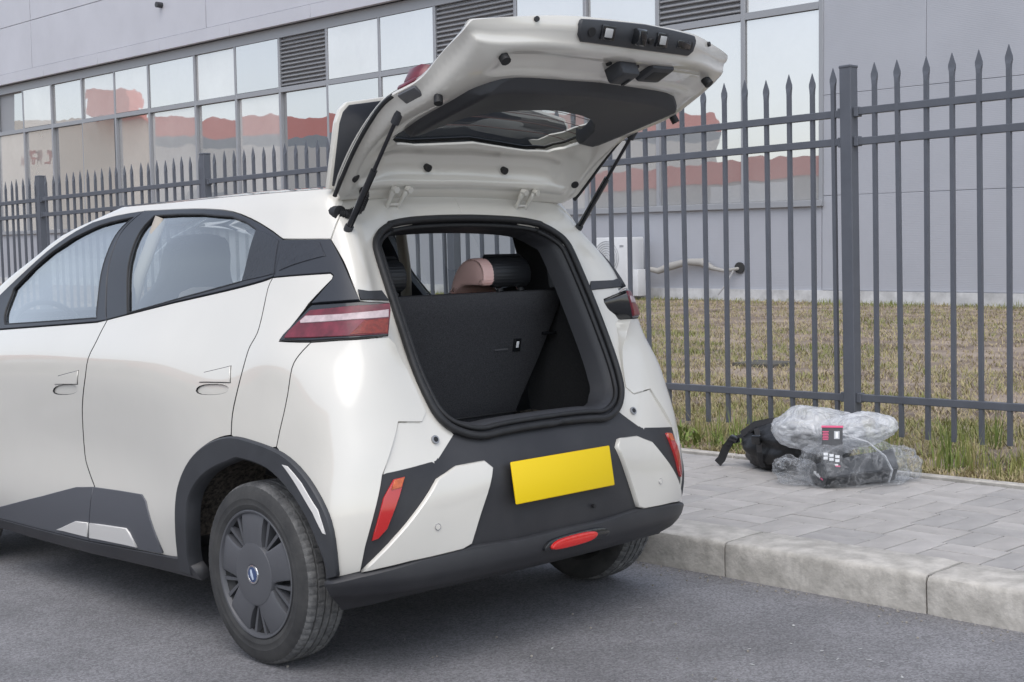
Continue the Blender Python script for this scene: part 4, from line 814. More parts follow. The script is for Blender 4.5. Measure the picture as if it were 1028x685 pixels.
# pavers in basket weave
pav = empty("paving", (0, 0, 0)); tag(pav, kind="structure")
pm = []
for v, mm in enumerate((paver1, paver2, paver3, paver1)):
    bm = bmesh.new(); add_box(bm, (0, 0, -.03), (.2562, .1246, .06), .0022, seg=1)
    me = bpy.data.meshes.new("paver"); bm.to_mesh(me); bm.free(); me.materials.append(mm); pm.append(me)
cnt = 0; far = []
for c in range(7):
    for r in range(-7, 40):
        x0 = KX1+.264*c; y0 = -.85+.264*r+.026*c
        if x0+.132 > 3.01 : continue
        longx = (c+r) % 2 == 1
        longx = not longx if False else longx
        for h in (0, 1):
            if longx: cx, cy, rz = x0+.132, y0+.066+.132*h, 0
            else: cx, cy, rz = x0+.066+.132*h, y0+.132, math.pi/2
            z = KZ-.003+rnd.uniform(-.0010, .0010)
            dat = (cx, cy, z, rz+rnd.uniform(-.010, .010), rnd.uniform(-.0022, .0022), rnd.uniform(-.0022, .0022), rnd.randrange(4))
            if cy < 3.6 and cnt < 300: 
                cnt += 1; o = bpy.data.objects.new("paver", pm[dat[6]]); link(o, pav); o.location = dat[:3]; o.rotation_euler = (dat[4], dat[5], dat[3])
            else: far.append(dat)
bm = bmesh.new()
for d in far: add_box(bm, (d[0], d[1], d[2]-.03), (.262, .1295, .06) if abs(math.cos(d[3])) > .5 else (.1295, .262, .06))
o = bm_obj("paver", bm, paver1, pav); tag(o, kind="stuff")
# thin back edging
edg = empty("pavement_edging", (0, 0, 0)); tag(edg, kind="structure")
for k in range(-6, 18): box("edging_stone", (3.045+rnd.uniform(-.004, .004), -.4+.9*k, .095), (.06, .892, .11), kerbm, edg, bev=.006, seg=1)

# ---------------------------------------------------------------- steel fence
FX = 3.6; POSTS = [.53+3.413*k for k in range(-2, 12)]
FEN = empty("steel_fence", (FX, .53, .13), "dark grey steel picket fence with spear tips running between pavement and lawn", "fence")
def fpart(o): o.matrix_parent_inverse = Matrix.Translation(FEN.location).inverted(); return o
bm = bmesh.new(); h = .0115
ringz = [(.115, h, h), (2.055, h, h), (2.09, h, h), (2.115, h*.85, h*1.25), (2.135, h*.45, h*1.75), (2.152, h*.32, h*1.80), (2.215, .0012, .0012)]
rows = [[bm.verts.new((sx*a, sy*b, z)) for sx, sy in ((-1, -1), (1, -1), (1, 1), (-1, 1))] for z, a, b in ringz]
for i in range(len(rows)-1):
    for j in range(4): bm.faces.new((rows[i][j], rows[i][(j+1) % 4], rows[i+1][(j+1) % 4], rows[i+1][j]))
bm.faces.new(rows[0][::-1]); bm.faces.new(rows[-1])
for q in bm.faces: q.smooth = False
picket_me = bpy.data.meshes.new("picket"); bm.to_mesh(picket_me); bm.free(); picket_me.materials.append(fencem)
bm = bmesh.new(); add_box(bm, (0, 0, 1.10), (.075, .075, 2.20), .004, seg=1); add_box(bm, (0, 0, 2.205), (.081, .081, .016), .004, seg=1)
post_me = bpy.data.meshes.new("post"); bm.to_mesh(post_me); bm.free(); post_me.materials.append(fencem)
rail_me = bpy.data.meshes.new("rail"); bm = bmesh.new(); add_box(bm, (0, 0, 0), (.034, 3.338, .042), .003, seg=1); bm.to_mesh(rail_me); bm.free(); rail_me.materials.append(fencem)
brk_me = bpy.data.meshes.new("rail_bracket"); bm = bmesh.new(); add_box(bm, (0, 0, 0), (.048, .030, .056), .003, seg=1); bm.to_mesh(brk_me); bm.free(); brk_me.materials.append(fencem)
for i, y in enumerate(POSTS):
    o = bpy.data.objects.new("post", post_me); link(o, FEN); fpart(o); o.location = (FX, y, .135); o.rotation_euler = (rnd.uniform(-.003, .003), rnd.uniform(-.003, .003), 0)
    if i == len(POSTS)-1: break
    for z in (2.082, 1.916, .452):
        o = bpy.data.objects.new("rail", rail_me); link(o, FEN); fpart(o); o.location = (FX, y+1.7065, z+rnd.uniform(-.004, .004))
        for yy_ in (y+.052, y+3.413-.052):
            b = bpy.data.objects.new("rail_bracket", brk_me); link(b, FEN); fpart(b); b.location = (FX, yy_, z)
    for k in range(21):
        o = bpy.data.objects.new("picket", picket_me); link(o, FEN); fpart(o); o.location = (FX+rnd.uniform(-.002, .002), y+.098+.1578*k+rnd.uniform(-.003, .003), .125+rnd.uniform(-.012, .008)-.0)
        o.rotation_euler = (rnd.uniform(-.004, .004), rnd.uniform(-.004, .004), rnd.uniform(-.05, .05))
# ---------------------------------------------------------------- factory building
wallm = mat("grey_cladding", (.385, .395, .43), rough=.5, var=.03, vscale=.8, bump=.02, bscale=8)
_n = wallm.node_tree.nodes; _l = wallm.node_tree.links; _b = _n["Principled BSDF"]; _tc = _n.new("ShaderNodeTexCoord"); _w = _n.new("ShaderNodeTexWave")
_w.wave_type = 'BANDS'; _w.bands_direction = 'Z'; _w.inputs['Scale'].default_value = 9; _bp = _n.new("ShaderNodeBump"); _bp.inputs['Strength'].default_value = .12; _bp.inputs['Distance'].default_value = .01
_l.new(_tc.outputs['Object'], _w.inputs['Vector']); _l.new(_w.outputs[0], _bp.inputs['Height']); _l.new(_bp.outputs[0], _b.inputs['Normal'])
fasm = mat("pale_grey_fascia", (.51, .51, .55), rough=.5, var=.04, vscale=.5)
framem = mat("grey_window_frame", (.30, .31, .33), rough=.45)
louvm = mat("grey_louvre", (.29, .295, .31), rough=.5)
plinthm = mat("whitewashed_plinth", (.52, .52, .52), rough=.9, var=.22, vscale=2.5, bump=.2, bscale=30)
def pane_mat(nm_, tone_, mixv_):
    panem = mat(nm_, tone_, rough=.03, var=.10, vscale=.35)
    _n = panem.node_tree.nodes; _l = panem.node_tree.links; _b = _n["Principled BSDF"]; _out = _n["Material Output"]
    _g = _n.new("ShaderNodeBsdfGlossy"); _g.inputs[0].default_value = (.72, .70, .69, 1); _g.inputs['Roughness'].default_value = .008
    _tc = _n.new("ShaderNodeTexCoord"); _t = _n.new("ShaderNodeTexNoise"); _t.inputs['Scale'].default_value = .9; _t.inputs['Detail'].default_value = 1.5; _l.new(_tc.outputs['Object'], _t.inputs['Vector'])
    _bp = _n.new("ShaderNodeBump"); _bp.inputs['Strength'].default_value = .10; _bp.inputs['Distance'].default_value = .035; _l.new(_t.outputs[0], _bp.inputs['Height']); _l.new(_bp.outputs[0], _g.inputs['Normal'])
    _mx = _n.new("ShaderNodeMixShader"); _mx.inputs[0].default_value = mixv_; _l.new(_b.outputs[0], _mx.inputs[1]); _l.new(_g.outputs[0], _mx.inputs[2]); _l.new(_mx.outputs[0], _out.inputs[0])
    return panem
PANES = [pane_mat('coated_window_pane', (.60, .60, .59), .66), pane_mat('pane_with_pale_blind', (.72, .71, .69), .52), pane_mat('pane_with_dark_room', (.36, .37, .38), .70)]
SL = math.radians(.847); BX = 22.0
BLD = empty("factory_building", (BX, 0, 0), "long grey clad factory building with a ribbon of reflecting windows behind the fence", "building", rot=(SL, 0, 0))
def bbox(name, a0, a1, b0, b1, x0, x1, m, parent=BLD, bev=0.):     # a along the facade, b up, x depth (0 = wall face, negative toward the street)
    return box(name, ((x0+x1)/2, (a0+a1)/2, (b0+b1)/2), (x1-x0, a1-a0, b1-b0), m, parent, bev=bev, seg=1)
edges = [12.73, 14.76, 17.22, 19.53, 21.98, 25.17, 27.60, 30.12, 32.62, 35.12, 37.63, 40.74, 43.2, 45.76, 48.32, 50.85, 53.4, 55.9, 58.4, 60.9, 63.4]
kinds = ['w', 'l', 'w', 'w', 'l', 'w', 'w', 'l', 'w', 'w', 'w', 'w', 'w', 'w', 'w', 'w', 'w', 'w', 'w', 'w']
while edges[-1] < 116: edges.append(edges[-1]+2.53); kinds.append('w')
A0, A1 = -14, 120
bbox("plinth", A0, A1, -1.6, .26, -.05, .5, plinthm)
bbox("lower_wall", edges[0], A1, .26, 2.10, 0, .5, wallm)
# right-hand blank wall: separate cladding sheets with open joints
aj = [-14, -6.7, 1.8, 10.30, 12.715]; bj = [.262, 2.28, 4.405, 6.53, 8.65, 10.8]
for i in range(len(aj)-1):
    for j in range(len(bj)-1): bbox("wall_panel", aj[i]+.006, aj[i+1]-.006, bj[j]+.005, bj[j+1]-.005, 0, .10, wallm, bev=.006)
bbox("wall_core", -14, 12.73, .26, 10.8, .02, .5, wallm)
bbox("reveal_back", edges[0]-.02, A1, 2.10, 8.3, .14, .5, louvm)
# upper storey sheets above the windows
au = [12.73, 23.4, 36.4, 49.36, 62, 75, 88, 101, 120]
for i in range(len(au)-1):
    for b0_, b1_ in ((8.68, 10.545), (10.565, 13.2)): bbox("upper_panel", au[i]+.015, au[i+1]-.015, b0_, b1_, -.26, -.12, fasm, bev=.006)
bbox("upper_core", 12.73, A1, 8.30, 13.2, -.14, .5, fasm)
for i in range(24): bbox("fascia_strip", 12.73+4.45*i+.006, 12.73+4.45*(i+1)-.006, 8.26, 8.665, -.29, -.12, fasm, bev=.006)
bbox("window_sill", edges[0]-.06, A1, 2.06, 2.20, -.10, .2, framem, bev=.01)
bbox("window_head", edges[0], A1, 7.93, 8.25, -.035, .25, framem)
for i, e in enumerate(edges): bbox("mullion", e-.055, e+.055, 2.20, 7.93, -.03, .12, framem, bev=.008)
curt = mat("pale_curtain", (.62, .62, .61), rough=.9)
for i, k in enumerate(kinds):
    a0, a1 = edges[i]+.056, edges[i+1]-.056
    bbox("transom", a0, a1, 6.23, 6.385, -.027, .12, framem, bev=.006)
    rows = [(2.20, 6.225)] if k == 'l' else [(2.20, 6.225), (6.39, 7.925)]
    for (b0_, b1_) in rows:
        o = box("window_pane", (.04, (a0+a1)/2, (b0_+b1_)/2), (.012, a1-a0-.02, b1_-b0_-.02), PANES[rnd.choice((0, 0, 1, 1, 2))], BLD); o.rotation_euler = (0, rnd.uniform(-.0016, .0016), rnd.uniform(-.0022, .0022))
    if k == 'l':
        lv = bbox("louvre", a0, a1, 6.39, 7.92, .10, .135, louvm)
        for q in range(12): 
            s_ = box("slat", (.045, (a0+a1)/2, 6.475+.124*q), (.12, a1-a0-.02, .022), louvm, BLD, rot=(0, math.radians(-38), 0)); s_.parent = lv
            s_.matrix_parent_inverse = Matrix()
# wall-mounted camera stub and air conditioner
tube("vent_pipe", [(-.24, 39.2, 9.80), (-.48, 39.2, 9.80)], .10, mat("dark_pipe", (.04, .04, .045), rough=.5), BLD, n=12)
acm = mat("white_ac_casing", (.62, .63, .64), rough=.45, var=.05, vscale=3)
AC = empty("air_conditioner", (BX-.62, 17.95, .31), "white air conditioner outdoor unit standing against the grey wall behind the fence", "air conditioner", rot=(SL, 0, 0))
box("casing", (0, 0, .72), (.62, 1.05, 1.42), acm, AC, bev=.03)
box("side_panel", (-.02, -.53, .72), (.50, .02, 1.30), mat("ac_side", (.55, .56, .58), rough=.5), AC, bev=.005)
for i in range(7): tube("fan_guard", [(-.32, .12+ (.06+.055*i)*math.cos(a*math.pi/12), .95+(.06+.055*i)*math.sin(a*math.pi/12)) for a in range(24)], .006, framem, AC, n=4, closed=True)
box("name_badge", (-.312, -.36, 1.22), (.006, .12, .05), framem, AC)
for y in (-.4, .4): box("foot", (0, y, -.02), (.5, .08, .08), framem, AC)
box("base_slab", (0, 0, -.12), (.9, 1.3, .14), plinthm, AC)
box("service_box", (-.05, -.66, .36), (.30, .20, .62), acm, AC, bev=.01)
pp = [(BX-.45, 17.2, .98), (BX-.30, 17.0, .92), (BX-.22, 16.7, 1.02), (BX-.20, 16.2, 1.12), (BX-.16, 15.8, 1.10), (BX-.15, 15.5, .96), (BX-.14, 15.2, .90), (BX-.1, 14.95, .93), (BX-.02, 14.85, .95)]
tag(tube("insulated_pipe", pp, [.06, .075, .095, .08, .10, .05, .04, .04, .04], mat("wrapped_pipe", (.34, .33, .31), rough=.9, bump=.8, bscale=14), n=10), "pale wrapped pipe curving along the grey wall to the air conditioner", "pipe")
tag(tube("drain_hose", [(BX-.12, 14.95, .9), (BX-.2, 15.1, .6), (BX-.25, 15.3, .36)], .022, mat("grey_hose", (.40, .40, .40), rough=.7), n=6), "thin grey drain hose hanging below the wrapped pipe", "hose")
tag(tube("wall_collar", [(BX-.02, 14.84, .96), (BX-.06, 14.84, .96)], .13, mat("dark_collar", (.03, .03, .03)), n=14), "dark round collar where the wrapped pipe enters the wall", "collar")
# ---------------------------------------------------------------- buildings across the road (seen mirrored in the panes and the car)
creamw = mat("cream_render", (.95, .84, .70), rough=.9, var=.05, vscale=.08); redw = mat("red_roof_band", (.62, .13, .09), rough=.6); gband = mat("blue_grey_band", (.17, .20, .23), rough=.6); pinkw = mat("salmon_box", (.72, .25, .20), rough=.8); gw = mat("pale_grey_render", (.50, .48, .45), rough=.9)
def wall_along(name, p0, p1, z0, z1, d, m, parent):
    a = Vector((p0[0], p0[1], 0)); b = Vector((p1[0], p1[1], 0)); t = (b-a); n = Vector((-t.y, t.x, 0)).normalized()
    o = box(name, (0, 0, (z0+z1)/2), (t.length, abs(d), z1-z0), m, parent)
    o.rotation_euler = (0, 0, math.atan2(t.y, t.x)); c = (a+b)/2+n*d/2; o.location += Vector((c.x, c.y, 0)) if False else Vector((0, 0, 0))
    o.location = (c.x, c.y, 0); return o
Q0, Q1, Q2 = (-7.31, 139.97), (-24.82, 122.95), (-74.4, 88.6)
CB = empty("cream_building", (0, 0, 0), "tall cream rendered building across the road, mirrored in the left windows", "building")
wall_along("wall", Q0, Q1, -1, 16.6, -14, creamw, CB)
ff_ = lambda t: (Q1[0]+(Q0[0]-Q1[0])*t, Q1[1]+(Q0[1]-Q1[1])*t)
wall_along("roof_box", ff_(.02), ff_(.20), 16.4, 19.0, -5, pinkw, CB)
for i, t in enumerate((.42, .475, .53)):
    wall_along("letter_stroke", ff_(t), ff_(t+.011), 12.1, 13.6, .4, pinkw, CB)
    if i == 1: wall_along("letter_stroke", ff_(t+.027), ff_(t+.038), 12.1, 13.6, .4, pinkw, CB); wall_along("letter_bar", ff_(t+.011), ff_(t+.027), 13.35, 13.6, .4, pinkw, CB); wall_along("letter_bar", ff_(t+.011), ff_(t+.027), 12.65, 12.9, .4, pinkw, CB)
    else: wall_along("letter_bar", ff_(t+.011), ff_(t+.036), 12.1, 12.4, .4, pinkw, CB)
RB = empty("red_roofed_building", (0, 0, 0), "low pale building with a red roof band across the road", "building")
wall_along("wall", Q1, Q2, -1, 13.6, -20, gw, RB); wall_along("grey_band", Q1, Q2, 13.6, 14.6, -20.4, gband, RB); wall_along("roof_band", Q1, Q2, 14.6, 16.6, -21, redw, RB)
g_ = lambda t: (Q1[0]+(Q2[0]-Q1[0])*t, Q1[1]+(Q2[1]-Q1[1])*t)
for t in (.05, .2, .35, .5, .65, .8): wall_along("window", g_(t), g_(t+.09), 4, 9, .3, gband, RB)
SB = empty("roadside_building", (0, 0, 0), "long grey roadside building with a red roof band, mirrored in the car doors", "building")
box("wall", (-23, 35, 2.7), (8, 62, 5.6), gw, SB); box("roof_band", (-23, 35, 6.1), (8.3, 62.3, 1.2), redw, SB)
for k in range(11): box("window", (-19, 7+5.5*k, 2.4), (.1, 3.6, 2.6), gband, SB)
box("pale_sign", (-18.9, 44, 4.6), (.3, 6, 1.4), mat("white_sign", (.75, .74, .72), rough=.6), SB); box("red_sign", (-18.9, 30, 4.6), (.3, 9, 1.4), redw, SB)
# ---------------------------------------------------------------- grass
def mat_grass(name, c1, c2, c3):
    m = bpy.data.materials.new(name); m.use_nodes = True; n = m.node_tree.nodes; l = m.node_tree.links; b = n["Principled BSDF"]; b.inputs['Roughness'].default_value = .7; b.inputs['Specular IOR Level'].default_value = .25
    at = n.new("ShaderNodeAttribute"); at.attribute_name = "tone"; rp = n.new("ShaderNodeValToRGB")
    rp.color_ramp.elements[0].color = (*c1, 1); rp.color_ramp.elements[1].color = (*c3, 1); e = rp.color_ramp.elements.new(.5); e.color = (*c2, 1)
    l.new(at.outputs['Fac'], rp.inputs[0]); l.new(rp.outputs[0], b.inputs['Base Color']); return m
grassm = mat_grass("lawn_blades", (.44, .345, .25), (.37, .31, .165), (.20, .22, .07))
weedm = mat_grass("weed_blades", (.36, .30, .15), (.25, .28, .08), (.14, .20, .05))
def blades(name, spots, m):
    V, F, T = [], [], []
    for (x, y, z, h, wd, lean, ang, tone) in spots:
        dx, dy = math.cos(ang), math.sin(ang); sx, sy = -dy*wd, dx*wd; b = len(V)
        V += [(x-sx, y-sy, z), (x+sx, y+sy, z), (x-sx*.7+dx*lean*.4, y-sy*.7+dy*lean*.4, z+h*.6), (x+sx*.7+dx*lean*.4, y+sy*.7+dy*lean*.4, z+h*.6), (x+dx*lean, y+dy*lean, z+h)]
        F += [(b, b+1, b+3, b+2), (b+2, b+3, b+4)]; T += [tone]*5
    o = mesh_obj(name, V, F, m); a = o.data.attributes.new("tone", 'FLOAT', 'POINT'); a.data.foreach_set('value', T); tag(o, kind="stuff"); return o
from mathutils import noise as mn
def dens(x, y, s, o=0): return mn.noise(Vector((x*s+o, y*s, o*.7)))
sp_ = []
r = random.Random(11)
while len(sp_) < 115000:
    t = r.random(); x = 3.12+19.0*t**1.7; f = (x+3.29)/25.3
    y = -3.76+f*r.uniform(8.5, 33 if x > 8 else 29)
    y += r.uniform(-.3, .3)
    g = .9*dens(x, y, .45)+.8*dens(x, y, 1.5, 4)+.6*dens(x, y, 5, 9); edge = max(0, 1-abs(x-21.6)/1.3)
    if g < -.30 and r.random() < .85 and not edge: continue
    tone = min(1, max(0, .52+.68*g+.5*edge+r.uniform(-.28, .28)+(.12 if x < 4.6 else 0)))
    h = r.uniform(.018, .060)*(1+.8*edge)*(1+.7*max(0, g))
    sp_.append((x, y, lawn_z(x, y)-.006, h, r.uniform(.0022, .0045)*(1+(x-3)/24), r.uniform(.02, .09), r.uniform(0, 6.283), tone))
blades("lawn_grass", sp_, grassm)
sp_ = []
for c in range(420):
    y = r.uniform(-4.5, 6.0); x = r.choice([r.gauss(3.42, .13), r.gauss(3.62, .10), r.uniform(3.12, 4.3)])
    g = dens(x, y, 1.3, 2)
    if x < 3.10 or g < -.15: continue
    hh = r.uniform(.10, .26)*(1+.6*max(0, g)); tone = r.uniform(.25, 1.0)
    for q in range(r.randint(8, 20)):
        a = r.uniform(0, 6.283); R_ = abs(r.gauss(0, .035))
        sp_.append((x+math.cos(a)*R_, y+math.sin(a)*R_, .118, hh*r.uniform(.5, 1.15), r.uniform(.0022, .0042), r.uniform(.015, .11), a+r.uniform(-.5, .5), min(1, max(0, tone+r.uniform(-.3, .2)))))
for c in range(2600):   # dead litter along the edging
    y = r.uniform(-4, 6); x = 3.09+abs(r.gauss(0, .16)); sp_.append((x, y, .116, r.uniform(.01, .045), r.uniform(.002, .005), r.uniform(.02, .08), r.uniform(0, 6.283), r.uniform(0, .25)))
blades("tall_weeds", sp_, weedm)
# broad-leaved weeds by the fence foot
bw = []
for c in range(26):
    y = r.gauss(1.1, .45); x = r.gauss(3.36, .13); z = .12
    if x < 3.12: continue
    for q in range(14):
        a = r.uniform(0, 6.283); R_ = r.uniform(.01, .09); bw.append((x+math.cos(a)*R_*.4, y+math.sin(a)*R_*.4, z+r.uniform(0, .09), r.uniform(.02, .06), r.uniform(.005, .010), r.uniform(.03, .06), a, r.uniform(.7, 1)))
blades("broad_leaf_weeds", bw, weedm)
# ---------------------------------------------------------------- things left on the pavement
bagm = mat("black_nylon", (.012, .012, .013), rough=.42, var=.4, vscale=12, bump=.5, bscale=28)
webm = mat("black_webbing", (.016, .016, .018), rough=.75, bump=.3, bscale=200)
def lump(name, c, rad, m, parent=None, seed=0, amp=.12, rot=(0, 0, 0), fs=5., floor=None, sub=4, power=2.):
    bm = bmesh.new(); bmesh.ops.create_icosphere(bm, subdivisions=sub, radius=1)
    R = Euler(rot).to_matrix()
    for v in bm.verts:
        d = v.co.normalized(); k = (abs(d.x)**power+abs(d.y)**power+abs(d.z)**power)**(-1/power)
        nz = mn.noise(d*fs*.5+Vector((seed, seed*2.1, 0)))+.5*mn.noise(d*fs+Vector((seed*3, 0, seed)))-abs(mn.noise(d*fs*1.7+Vector((0, seed, 5))))*.9
        p_ = d*k*(1+amp*nz); p_ = R @ Vector((p_.x*rad[0], p_.y*rad[1], p_.z*rad[2])); p_ += Vector(c)
        if floor is not None and p_.z < floor: p_.z = floor+(p_.z-floor)*.05
        v.co = p_
    return bm_obj(name, bm, m, parent, smooth=True)
FZ = KZ+.002
BAG = empty("black_bag", (2.74, .56, FZ), "slumped black nylon bag with buckled straps lying beside the clear plastic sack", "bag")
def bpart(o): o.matrix_parent_inverse = Matrix.Translation(BAG.location).inverted(); return o
bpart(lump("bag_body", (2.80, .44, FZ+.115), (.16, .27, .125), bagm, BAG, seed=3, amp=.16, rot=(0, 0, math.radians(-8)), fs=4, floor=FZ, power=2.6))
bpart(lump("bag_flap", (2.86, .27, FZ+.13), (.15, .17, .13), bagm, BAG, seed=8, amp=.25, rot=(.1, 0, 0), fs=6, floor=FZ))
def strap(pts, w_, parent, m=webm, name="strap"):
    V, F = [], []; P = [Vector(q) for q in pts]
    for i, q in enumerate(P):
        t = (P[min(i+1, len(P)-1)]-P[max(i-1, 0)]).normalized(); s = t.cross(Vector((-.5, -.6, .62))).normalized()*w_; n = s.cross(t).normalized()*.004
        V += [q-s-n, q+s-n, q+s+n, q-s+n]
    for i in range(len(P)-1):
        for j in range(4): F.append((i*4+j, i*4+(j+1) % 4, (i+1)*4+(j+1) % 4, (i+1)*4+j))
    F += [(3, 2, 1, 0), tuple((len(P)-1)*4+j for j in range(4))]
    return mesh_obj(name, V, F, m, parent, smooth=False)
bpart(strap([(2.72, 0.685, FZ+.15), (2.70, 0.725, FZ+.14), (2.70, 0.765, FZ+.09), (2.69, 0.785, FZ+.035), (2.68, 0.805, FZ+.01)], .022, BAG))
bpart(strap([(2.74, 0.685, FZ+.17), (2.78, 0.625, FZ+.225), (2.80, 0.545, FZ+.245), (2.84, 0.435, FZ+.262), (2.88, 0.335, FZ+.27)], .018, BAG))
bpart(strap([(2.72, 0.605, FZ+.19), (2.68, 0.545, FZ+.215), (2.655, 0.515, FZ+.17), (2.635, 0.495, FZ+.10), (2.65, 0.485, FZ+.02)], .014, BAG))
bpart(box("buckle", (2.645, 0.520, FZ+.165), (.03, .05, .05), glossb, BAG, bev=.008, rot=(0, -.2, .2)))
bpart(box("buckle", (2.70, 0.705, FZ+.15), (.04, .05, .03), glossb, BAG, bev=.008, rot=(.4, 0, .2)))
# packed roll with its header card, inside the sack
packm = mat("charcoal_carton", (.040, .043, .048), rough=.5, var=.2, vscale=9, bump=.2, bscale=30)
PK = empty("packed_roll", (2.6, -.05, FZ), "charcoal roll with a six-sided end and a pink topped card inside the clear sack", "package")
def ppart(o): o.matrix_parent_inverse = Matrix.Translation(PK.location).inverted(); return o
e0 = Vector((2.44, .00, FZ)); e1 = Vector((2.79, -.245, FZ)); ax = (e1-e0).normalized(); sd_ = Vector((-ax.y, ax.x, 0))
sd_ = Vector((.423, .906, 0)); ax = Vector((.906, -.423, 0)); c0 = Vector((2.425, -.005, FZ))
hexs = [(-.055, .0), (.055, .0), (.098, .045), (.070, .100), (-.050, .118), (-.098, .055)]
bm = bmesh.new(); rings = []
for t in np.linspace(0, .40, 9):
    g = 1+.10*math.sin(t*9); k = min(1, .93+t*.8) if t < .1 else 1.0
    rings.append([bm.verts.new(c0+ax*t+sd_*(a*g*k)+Vector((0, 0, b*(1.0+.9*t)*k+rnd.uniform(0, .004)))) for a, b in hexs])
for i in range(8):
    for j in range(6): bm.faces.new((rings[i][j], rings[i][(j+1) % 6], rings[i+1][(j+1) % 6], rings[i+1][j]))
bm.faces.new(rings[0][::-1]); bm.faces.new(rings[-1]); bmesh.ops.recalc_face_normals(bm, faces=bm.faces)
bmesh.ops.bevel(bm, geom=list(bm.edges), offset=.004, segments=2, affect='EDGES')
ppart(bm_obj("roll_body", bm, packm, PK, auto=50))
whitep = mat("white_print", (.80, .80, .80), rough=.6); pinkp = mat("pink_print", (.72, .10, .22), rough=.6)
capn = -ax
def on_cap(a, b, w_, h_, m, nm, tilt=0.):
    R = Matrix((sd_*-1, Vector((0, 0, 1)), capn)).transposed() @ Matrix.Rotation(tilt, 3, 'Z')
    return ppart(box(nm, c0+capn*.002+sd_*a+Vector((0, 0, b)), (w_, h_, .002), m, PK, rot=R))
for i in range(5): on_cap(.035-.012*i, .064-.004*i+(.002 if i % 2 else 0), .008, .012+.004*(i % 2), whitep, "label_mark", -.30)
on_cap(-.032, .040, .020, .006, pinkp, "label_mark", -.30)
# leaning header card
cu = Vector((.49, -.87, 0)).normalized(); cn = Vector((-.80, -.46, .38)).normalized(); cv = cn.cross(cu).normalized(); cn = cu.cross(cv)
if cv.z < 0: cv = -cv
RC = Matrix((cu, cv, cu.cross(cv))).transposed(); cc = Vector((2.470, -.055, .325)); cnn = cu.cross(cv)
if cnn.dot(Vector((-1, -.8, .2))) < 0: cnn = -cnn
def on_card(a, b, w_, h_, m, nm, d=.003, th=.002): return ppart(box(nm, cc+cu*a+cv*b+cnn*d, (w_, h_, th), m, PK, rot=RC))
on_card(0, 0, .100, .230, packm, "header_card", 0, .006)
on_card(0, .117, .104, .010, pinkp, "card_top_edge", .001, .010)
for i in range(6): on_card(-.032, .092-.008*i, .030-.004*(i % 2), .004, pinkp, "card_print")
on_card(.022, .075, .026, .040, mat("grey_print", (.45, .46, .48), rough=.6), "card_print"); on_card(.022, .075, .012, .030, whitep, "card_print", .004)
for i in range(3):
    for j in range(2): on_card(-.030+.028*i, -.022-.020*j-.006*i, .020, .014, whitep, "card_print")
on_card(0, -.075, .060, .008, whitep, "card_print"); on_card(.028, -.082, .024, .006, pinkp, "card_print", .004)
# clear plastic sack
def film(nm_, LO_, HI_, CR_, FA_):
    pm_ = bpy.data.materials.new(nm_); pm_.use_nodes = True; n_ = pm_.node_tree.nodes; l_ = pm_.node_tree.links; b_ = n_["Principled BSDF"]
    b_.inputs['Base Color'].default_value = (.80, .81, .83, 1); b_.inputs['Roughness'].default_value = .14; b_.inputs['Coat Weight'].default_value = .5
    b_.inputs['Specular IOR Level'].default_value = .6
    tc_ = n_.new("ShaderNodeTexCoord"); t_ = n_.new("ShaderNodeTexNoise"); t_.inputs['Scale'].default_value = 8; t_.inputs['Detail'].default_value = 3; t_.inputs['Distortion'].default_value = 1.6; l_.new(tc_.outputs['Object'], t_.inputs['Vector'])
    t2_ = n_.new('ShaderNodeTexVoronoi'); t2_.feature = 'DISTANCE_TO_EDGE'; t2_.inputs['Scale'].default_value = 9; nx_ = n_.new('ShaderNodeMix'); nx_.data_type = 'VECTOR'; nx_.inputs[0].default_value = .34; l_.new(tc_.outputs['Object'], nx_.inputs[4]); l_.new(t_.outputs[1], nx_.inputs[5]); l_.new(nx_.outputs[1], t2_.inputs['Vector'])
    bp_ = n_.new("ShaderNodeBump"); bp_.inputs['Strength'].default_value = .6; bp_.inputs['Distance'].default_value = .035; l_.new(t2_.outputs['Distance'], bp_.inputs['Height']); l_.new(bp_.outputs[0], b_.inputs['Normal'])
    tr_ = n_.new("ShaderNodeBsdfTransparent"); tr_.inputs[0].default_value = (.95, .96, .97, 1)
    rp_ = n_.new("ShaderNodeMapRange"); rp_.inputs[1].default_value = .38; rp_.inputs[2].default_value = .66; rp_.inputs[3].default_value = LO_; rp_.inputs[4].default_value = HI_; l_.new(t_.outputs[0], rp_.inputs[0]); rq_ = n_.new('ShaderNodeMapRange'); rq_.inputs[1].default_value = .0; rq_.inputs[2].default_value = .07; rq_.inputs[3].default_value = CR_; rq_.inputs[4].default_value = 0; l_.new(t2_.outputs['Distance'], rq_.inputs[0]); sm_ = n_.new('ShaderNodeMath'); sm_.operation = 'ADD'; l_.new(rp_.outputs[0], sm_.inputs[0]); l_.new(rq_.outputs[0], sm_.inputs[1])
    lw_ = n_.new("ShaderNodeLayerWeight"); lw_.inputs[0].default_value = .35; ad_ = n_.new("ShaderNodeMath"); ad_.operation = 'MULTIPLY_ADD'; ad_.inputs[1].default_value = FA_; ad_.use_clamp = True
    l_.new(lw_.outputs['Facing'], ad_.inputs[0]); l_.new(sm_.outputs[0], ad_.inputs[2])
    mx_ = n_.new("ShaderNodeMixShader"); l_.new(ad_.outputs[0], mx_.inputs[0]); l_.new(tr_.outputs[0], mx_.inputs[1]); l_.new(b_.outputs[0], mx_.inputs[2]); l_.new(mx_.outputs[0], n_["Material Output"].inputs[0])
    return pm_
film_clear = film('clear_plastic_film', .02, .13, .16, .20); film_milky = film('milky_plastic_film', .34, .62, .12, .26)
